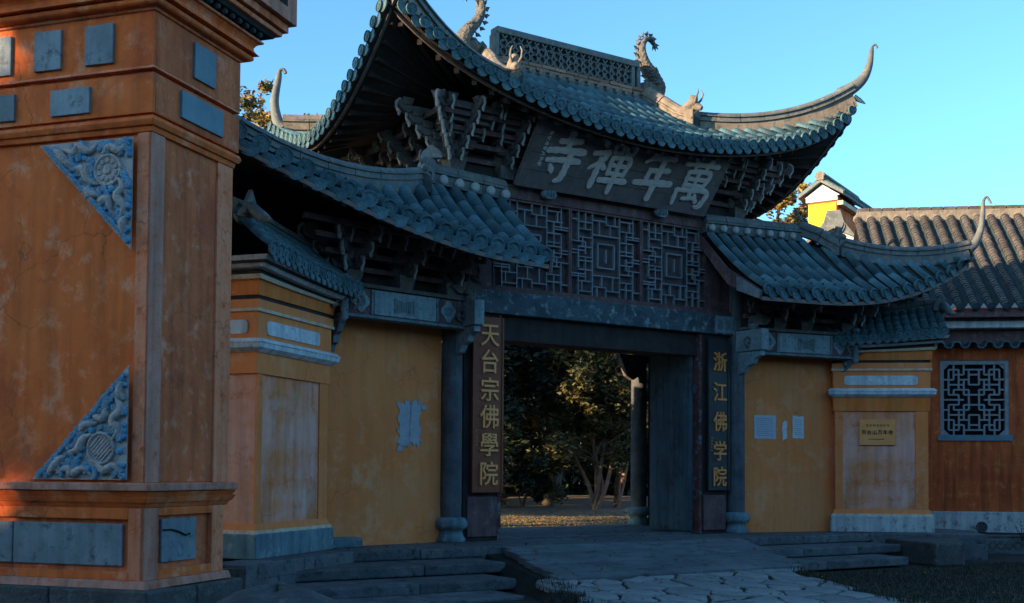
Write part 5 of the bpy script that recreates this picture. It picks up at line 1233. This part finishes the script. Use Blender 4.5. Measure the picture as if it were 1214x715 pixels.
# ================================================================== BUILDINGS BEHIND
gb = thing('gable_tower', 'bright yellow gabled wall top with white pediment, catching the sun behind the right wing', 'gable wall', None, (14.0, 8.0, 0), radians(-66))
MB().box(-.42, .42, 0, 3.2, 6.0, 9.02).build('wall', 'orange', gb)
MB().box(-.40, .40, -.02, .0, 6.0, 8.80).build('sunlit_wall_face', 'sunlit_yellow', gb)  # sunlit front painted brighter than the unlit orange sides
MB().box(-.46, .46, -.08, .0, 8.86, 8.98).build('white_band', 'white', gb)
MB().prism([(-.52, 9.0), (.52, 9.0), (0, 9.36)], Matrix(((1, 0, 0, 0), (0, 0, -1, 0), (0, 1, 0, 0), (0, 0, 0, 1))), .05).build('pediment', 'white', gb)
for sg in (-1, 1):
    MB().add([V3(p) for p in ((0, -.2, 9.40), (0, 3.2, 9.40), (sg*.66, 3.2, 8.98), (sg*.66, -.2, 8.98), (0, -.2, 9.48), (0, 3.2, 9.48), (sg*.66, 3.2, 9.06), (sg*.66, -.2, 9.06))], [(0, 1, 2, 3), (4, 7, 6, 5), (0, 3, 7, 4), (1, 5, 6, 2), (2, 6, 7, 3)]).build('roof_slope', 'ridge', gb)
    for k in range(14): MB().tube([(sg*.08, -.1+k*.24, 9.46), (sg*.68, -.1+k*.24, 9.06)], .06, 8).build('roof_tile', 'tile', gb)
ridge_piece([V3((0, -.24, 9.45)), V3((0, 1.5, 9.45)), V3((0, 3.2, 9.45))], .26, .26, gb, m='ridge_pale', seglen=.5)
MB().box(.43, .60, .0, 3.2, 8.72, 8.84).build('eave_moulding', 'cream', gb)
for k in range(1): pass
ga = thing('small_gable', 'small grey tiled gable with white lunette below the bright yellow gable', 'gable', None, (11.2, 5.1, -.08), radians(-50))
MB().box(-.62, .62, 0, 2.0, 5.0, 6.95).build('wall', 'orange_side', ga)
MB().prism([(.55*cos(pi*k/12), 6.95+.32*sin(pi*k/12)) for k in range(13)], Matrix(((1, 0, 0, 0), (0, 0, -1, 0), (0, 1, 0, 0), (0, 0, 0, 1))), .05).build('lunette', 'white', ga)
cc = [(-.85, 6.9), (-.5, 7.12), (-.25, 7.45), (-.16, 7.75), (.16, 7.75), (.25, 7.45), (.5, 7.12), (.85, 6.9), (.72, 6.9), (.45, 7.08), (0, 7.3), (-.45, 7.08), (-.72, 6.9)]
MB().prism(cc, Matrix(((1, 0, 0, 0), (0, 0, -1, 2.0), (0, 1, 0, 0), (0, 0, 0, 1))), 2.2).build('curved_cap', 'ridge', ga)

# ================================================================== TREES
def tree(name, label, cat, x, y, z0, h, crown, leaf, n, seed, bark='bark_dark', lean=(0, 0), stems=1, r0=.16, lsize=.09, cz=.45, group=None, tri=False, clumps=70, cr=.45):
    rd = random.Random(seed); t = thing(name, label, cat, group, (x, y, z0)); tb = MB(); ends = []
    for sidx in range(stems):
        a0 = rd.uniform(0, 2*pi); sp = (.0 if stems == 1 else .22)*h
        pts = [V3((rd.uniform(-.05, .05)*(sidx > 0), rd.uniform(-.05, .05), 0))]
        for k in range(1, 6):
            f = k/5; pts.append(V3((lean[0]*f+sp*cos(a0)*f+rd.uniform(-.03, .03)*h, lean[1]*f+sp*sin(a0)*f+rd.uniform(-.03, .03)*h, h*.72*f)))
        cl = catmull(pts, 3); n_ = len(cl); rr0 = r0/(stems**.4); ends += [cl[-1], cl[-2], cl[-4], cl[-1]+V3((0, 0, .3))]*2
        tb.tube(cl, [lerp(rr0, rr0*.22, i/(n_-1)) for i in range(n_)], 8)
        for k in range(14 if stems == 1 else 7):
            i = int(n_*rd.uniform(.35, .98)); p = cl[min(i, n_-1)]; a = rd.uniform(0, 2*pi); L = crown*rd.uniform(.4, .95)
            q = p+V3((cos(a)*L, sin(a)*L, rd.uniform(.05, .5)*L)); mdl = (p+q)/2+V3((0, 0, .08*L))
            tb.tube([p, mdl, q], [rr0*.32, rr0*.2, rr0*.06], 5); ends += [q, mdl]
            for j in range(2):
                q2 = q+V3((rd.uniform(-.4, .4), rd.uniform(-.4, .4), rd.uniform(-.1, .4)))*crown*.4; tb.tube([mdl, (mdl+q2)/2, q2], [rr0*.14, rr0*.09, rr0*.03], 4); ends.append(q2)
    tb.build('trunk', bark, t)
    lb = MB(); cs = []
    for k in range(clumps):
        e = rd.choice(ends); cs.append((e+V3((rd.gauss(0, .22), rd.gauss(0, .22), rd.gauss(0, .18)))*crown, crown*rd.uniform(.12, .28)*cr/.45))
    for k in range(n):
        c, R_ = rd.choice(cs); v = V3((rd.gauss(0, 1), rd.gauss(0, 1), rd.gauss(0, .7))).normalized()*R_*rd.random()**.4
        p = c+v; a = V3((rd.uniform(-1, 1), rd.uniform(-1, 1), rd.uniform(-.6, .6))).normalized(); b_ = a.cross(V3((rd.uniform(-1, 1), rd.uniform(-1, 1), rd.uniform(-1, 1)))).normalized(); s_ = lsize*rd.uniform(.6, 1.25)
        lb.add([p-a*s_, p+b_*s_*.38, p+a*s_, p-b_*s_*.38], [(0, 1, 2, 3)])
    lb.build('crown', leaf, t); return t
# garden seen through the doorway
tree('garden_tree', 'multi stemmed garden tree with pinkish trunk lit by the sun, seen through the doorway', 'tree', 8.3, 11.2, -.08, 5.6, 1.9, 'leaf', 15000, 21, bark='bark', stems=5, r0=.13, lsize=.09, clumps=60)
tree('garden_tree', 'slender pink barked tree right of the multi stemmed tree in the doorway', 'tree', 10.0, 12.4, -.05, 6.0, 1.6, 'leaf', 9000, 5, bark='bark', stems=2, r0=.13, lsize=.09)
tree('garden_tree', 'tall broad leaved tree with yellowing crown filling the top of the doorway', 'tree', 8.6, 14.0, .0, 7.5, 3.2, 'leaf_gold', 26000, 31, r0=.22, lsize=.13, clumps=90)
tree('evergreen_tree', 'dark evergreen tree at the left side of the doorway view', 'tree', 4.2, 13.0, .0, 7.0, 2.6, 'leaf_dark', 22000, 33, r0=.22, lsize=.14, clumps=90)
tree('evergreen_tree', 'dark evergreen tree behind the pink barked garden trees', 'tree', 11.5, 18.0, .0, 8.5, 4.0, 'leaf_dark', 26000, 35, r0=.25, lsize=.18, clumps=90)
tree('evergreen_tree', 'dark evergreen tree deep in the garden behind the left evergreen', 'tree', 6.0, 19.0, .0, 8.0, 4.2, 'leaf_dark', 26000, 37, r0=.25, lsize=.18, clumps=90)
tree('garden_shrub', 'low dark shrub on the garden ground left in the doorway', 'shrub', 3.3, 9.0, -.08, 1.1, .8, 'leaf', 7000, 41, stems=4, r0=.05, lsize=.07, clumps=40)
tree('evergreen_tree', 'added unseen evergreen behind the left wing, keeping sun off the rear column', 'tree', -5.0, 4.9, -.1, 4.5, 1.6, 'leaf_dark', 14000, 45, r0=.12, lsize=.13, clumps=90)  # added out of view to block low sun from the rear column
tree('garden_shrub', 'low dark shrub behind the pinkish trunks in the doorway', 'shrub', 6.6, 12.4, -.08, 1.4, 1.2, 'leaf_dark', 9000, 43, stems=4, r0=.05, lsize=.08, clumps=40)
for k, (x_, y_, h_, lb_) in enumerate(((-6.5, 8.0, 9, 'added unseen evergreen behind the left wing shading the garden, nearest the gate'), (-7.5, 12.0, 5.0, 'added unseen evergreen behind the left wing shading the garden, second from the gate'), (-6.0, 16.0, 7.5, 'added unseen evergreen behind the left wing shading the garden, farthest from the gate'))):
    tree('evergreen_tree', lb_, 'tree', x_, y_, .9, h_*.72, 2.7, 'leaf_dark', 9000, 60+k, r0=.2, lsize=.24, clumps=70)  # added out of view, lifted so low sun passes under onto the ground
# dense wood behind the garden
b = MB(); rd = random.Random(77)
for k in range(60000):
    x = rd.uniform(-8, 32); zz = 6.2*rd.random()**.8*(1-.15*sin(x*.8)); y = 22+rd.uniform(-1.5, 2.5)-.1*x
    p = V3((x, y, zz)); a = V3((rd.uniform(-1, 1), rd.uniform(-1, 1), rd.uniform(-1, 1))).normalized(); c = a.cross(V3((rd.uniform(-1, 1), rd.uniform(-1, 1), rd.uniform(-1, 1)))).normalized(); s_ = rd.uniform(.15, .32)
    b.add([p-a*s_, p+c*s_*.5, p+a*s_, p-c*s_*.5], [(0, 1, 2, 3)])
tag(b.build('dense_wood', 'leaf_dark'), 'dense dark wood closing the view behind the garden trees', 'wood', kind='stuff')
# trees above the roofs
tree('pine_tree', 'sparse tree with yellowing twigs between the orange tower and the curled roof tip', 'tree', .1, 16.0, 0, 15.4, 2.2, 'leaf_gold', 9000, 51, r0=.2, lsize=.10, clumps=60, cr=.3)
tree('pine_tree', 'golden leaved tree showing between the main roof and the yellow gable', 'tree', 20.4, 16.0, 0, 16.4, 2.6, 'leaf_gold', 10000, 53, r0=.2, lsize=.12, clumps=60, cr=.35)
# small weed at the right edge
b = MB()
wdp = thing('weed', 'small dark sprig of weed growing from the kerb at the right edge', 'plant', None, (8.4, -1.9, -.2))
for k in range(9): a = k*.7; b.tube([(0, 0, 0), (.05*cos(a), .05*sin(a), .15), (.14*cos(a), .14*sin(a), .22+.02*k)], [.006, .005, .003], 4)
b.build('stem', 'leaf_dark', wdp); b = MB()
for k in range(26): a = k*1.3; z = .1+.012*k; p = V3((.08*cos(a), .08*sin(a), z)); q = V3((cos(a), sin(a), .4))*.05; n_ = V3((-sin(a), cos(a), 0))*.018; b.add([p, p+q*.5+n_, p+q, p+q*.5-n_], [(0, 1, 2, 3)])
b.build('leaf_cluster', 'leaf_dark', wdp)

# ================================================================== ADDED UNSEEN LEAF BELTS (left of and behind the viewpoint; placed to block sun and sky light)
def wood(name, label, n, fn, size, seed, sun_gaps=()):
    rd = random.Random(seed); b = MB()
    for k in range(n):
        p = fn(rd)
        if p is None: continue
        bad = False
        for g, r_ in sun_gaps:
            v = p-V3(g); 
            if (v-sdir*v.dot(sdir)).length < r_: bad = True; break
        if bad: continue
        a = V3((rd.uniform(-1, 1), rd.uniform(-1, 1), rd.uniform(-1, 1))).normalized(); c = a.cross(V3((rd.uniform(-1, 1), rd.uniform(-1, 1), rd.uniform(-1, 1)))).normalized(); s_ = size*rd.uniform(.6, 1.4)
        b.add([p-a*s_, p+c*s_*.6, p+a*s_, p-c*s_*.6], [(0, 1, 2, 3)])
    tag(b.build(name, 'leaf_dark'), label, 'wood', kind='stuff')
def f_left(rd):
    y = rd.uniform(-28, 4.8); top = 12.9+.4*sin(y*1.3)+.4*sin(y*3.1)-(max(0, y-3.4)**2)*1.5
    z = rd.uniform(0, 1)*top; return V3((-38+rd.uniform(-2, 2), y, z))
wood('shade_belt', 'added unseen belt of dark leaves left of the courtyard, blocking the sun', 42000, f_left, .42, 5, sun_gaps=(((-9.85, -3.25, 4.85), .5), ((-9.72, -3.45, .80), .42), ((-9.9, -3.2, 5.6), .5), ((-9.5, -3.7, 4.7), .25)))  # added sun blocker; holes shaped so sun patches fall on the tower
def f_back(rd):
    a = radians(rd.uniform(195, 350)); r = rd.uniform(24, 30); top = 7+1*sin(a*9)+.8*sin(a*23)
    return V3((-5+r*cos(a), -12+r*sin(a), top*rd.random()**.9))
wood('shade_belt', 'added unseen belt of dark leaves behind the viewpoint, blocking low sky light', 45000, f_back, .55, 6)  # added to cut the sky light reaching the walls from behind
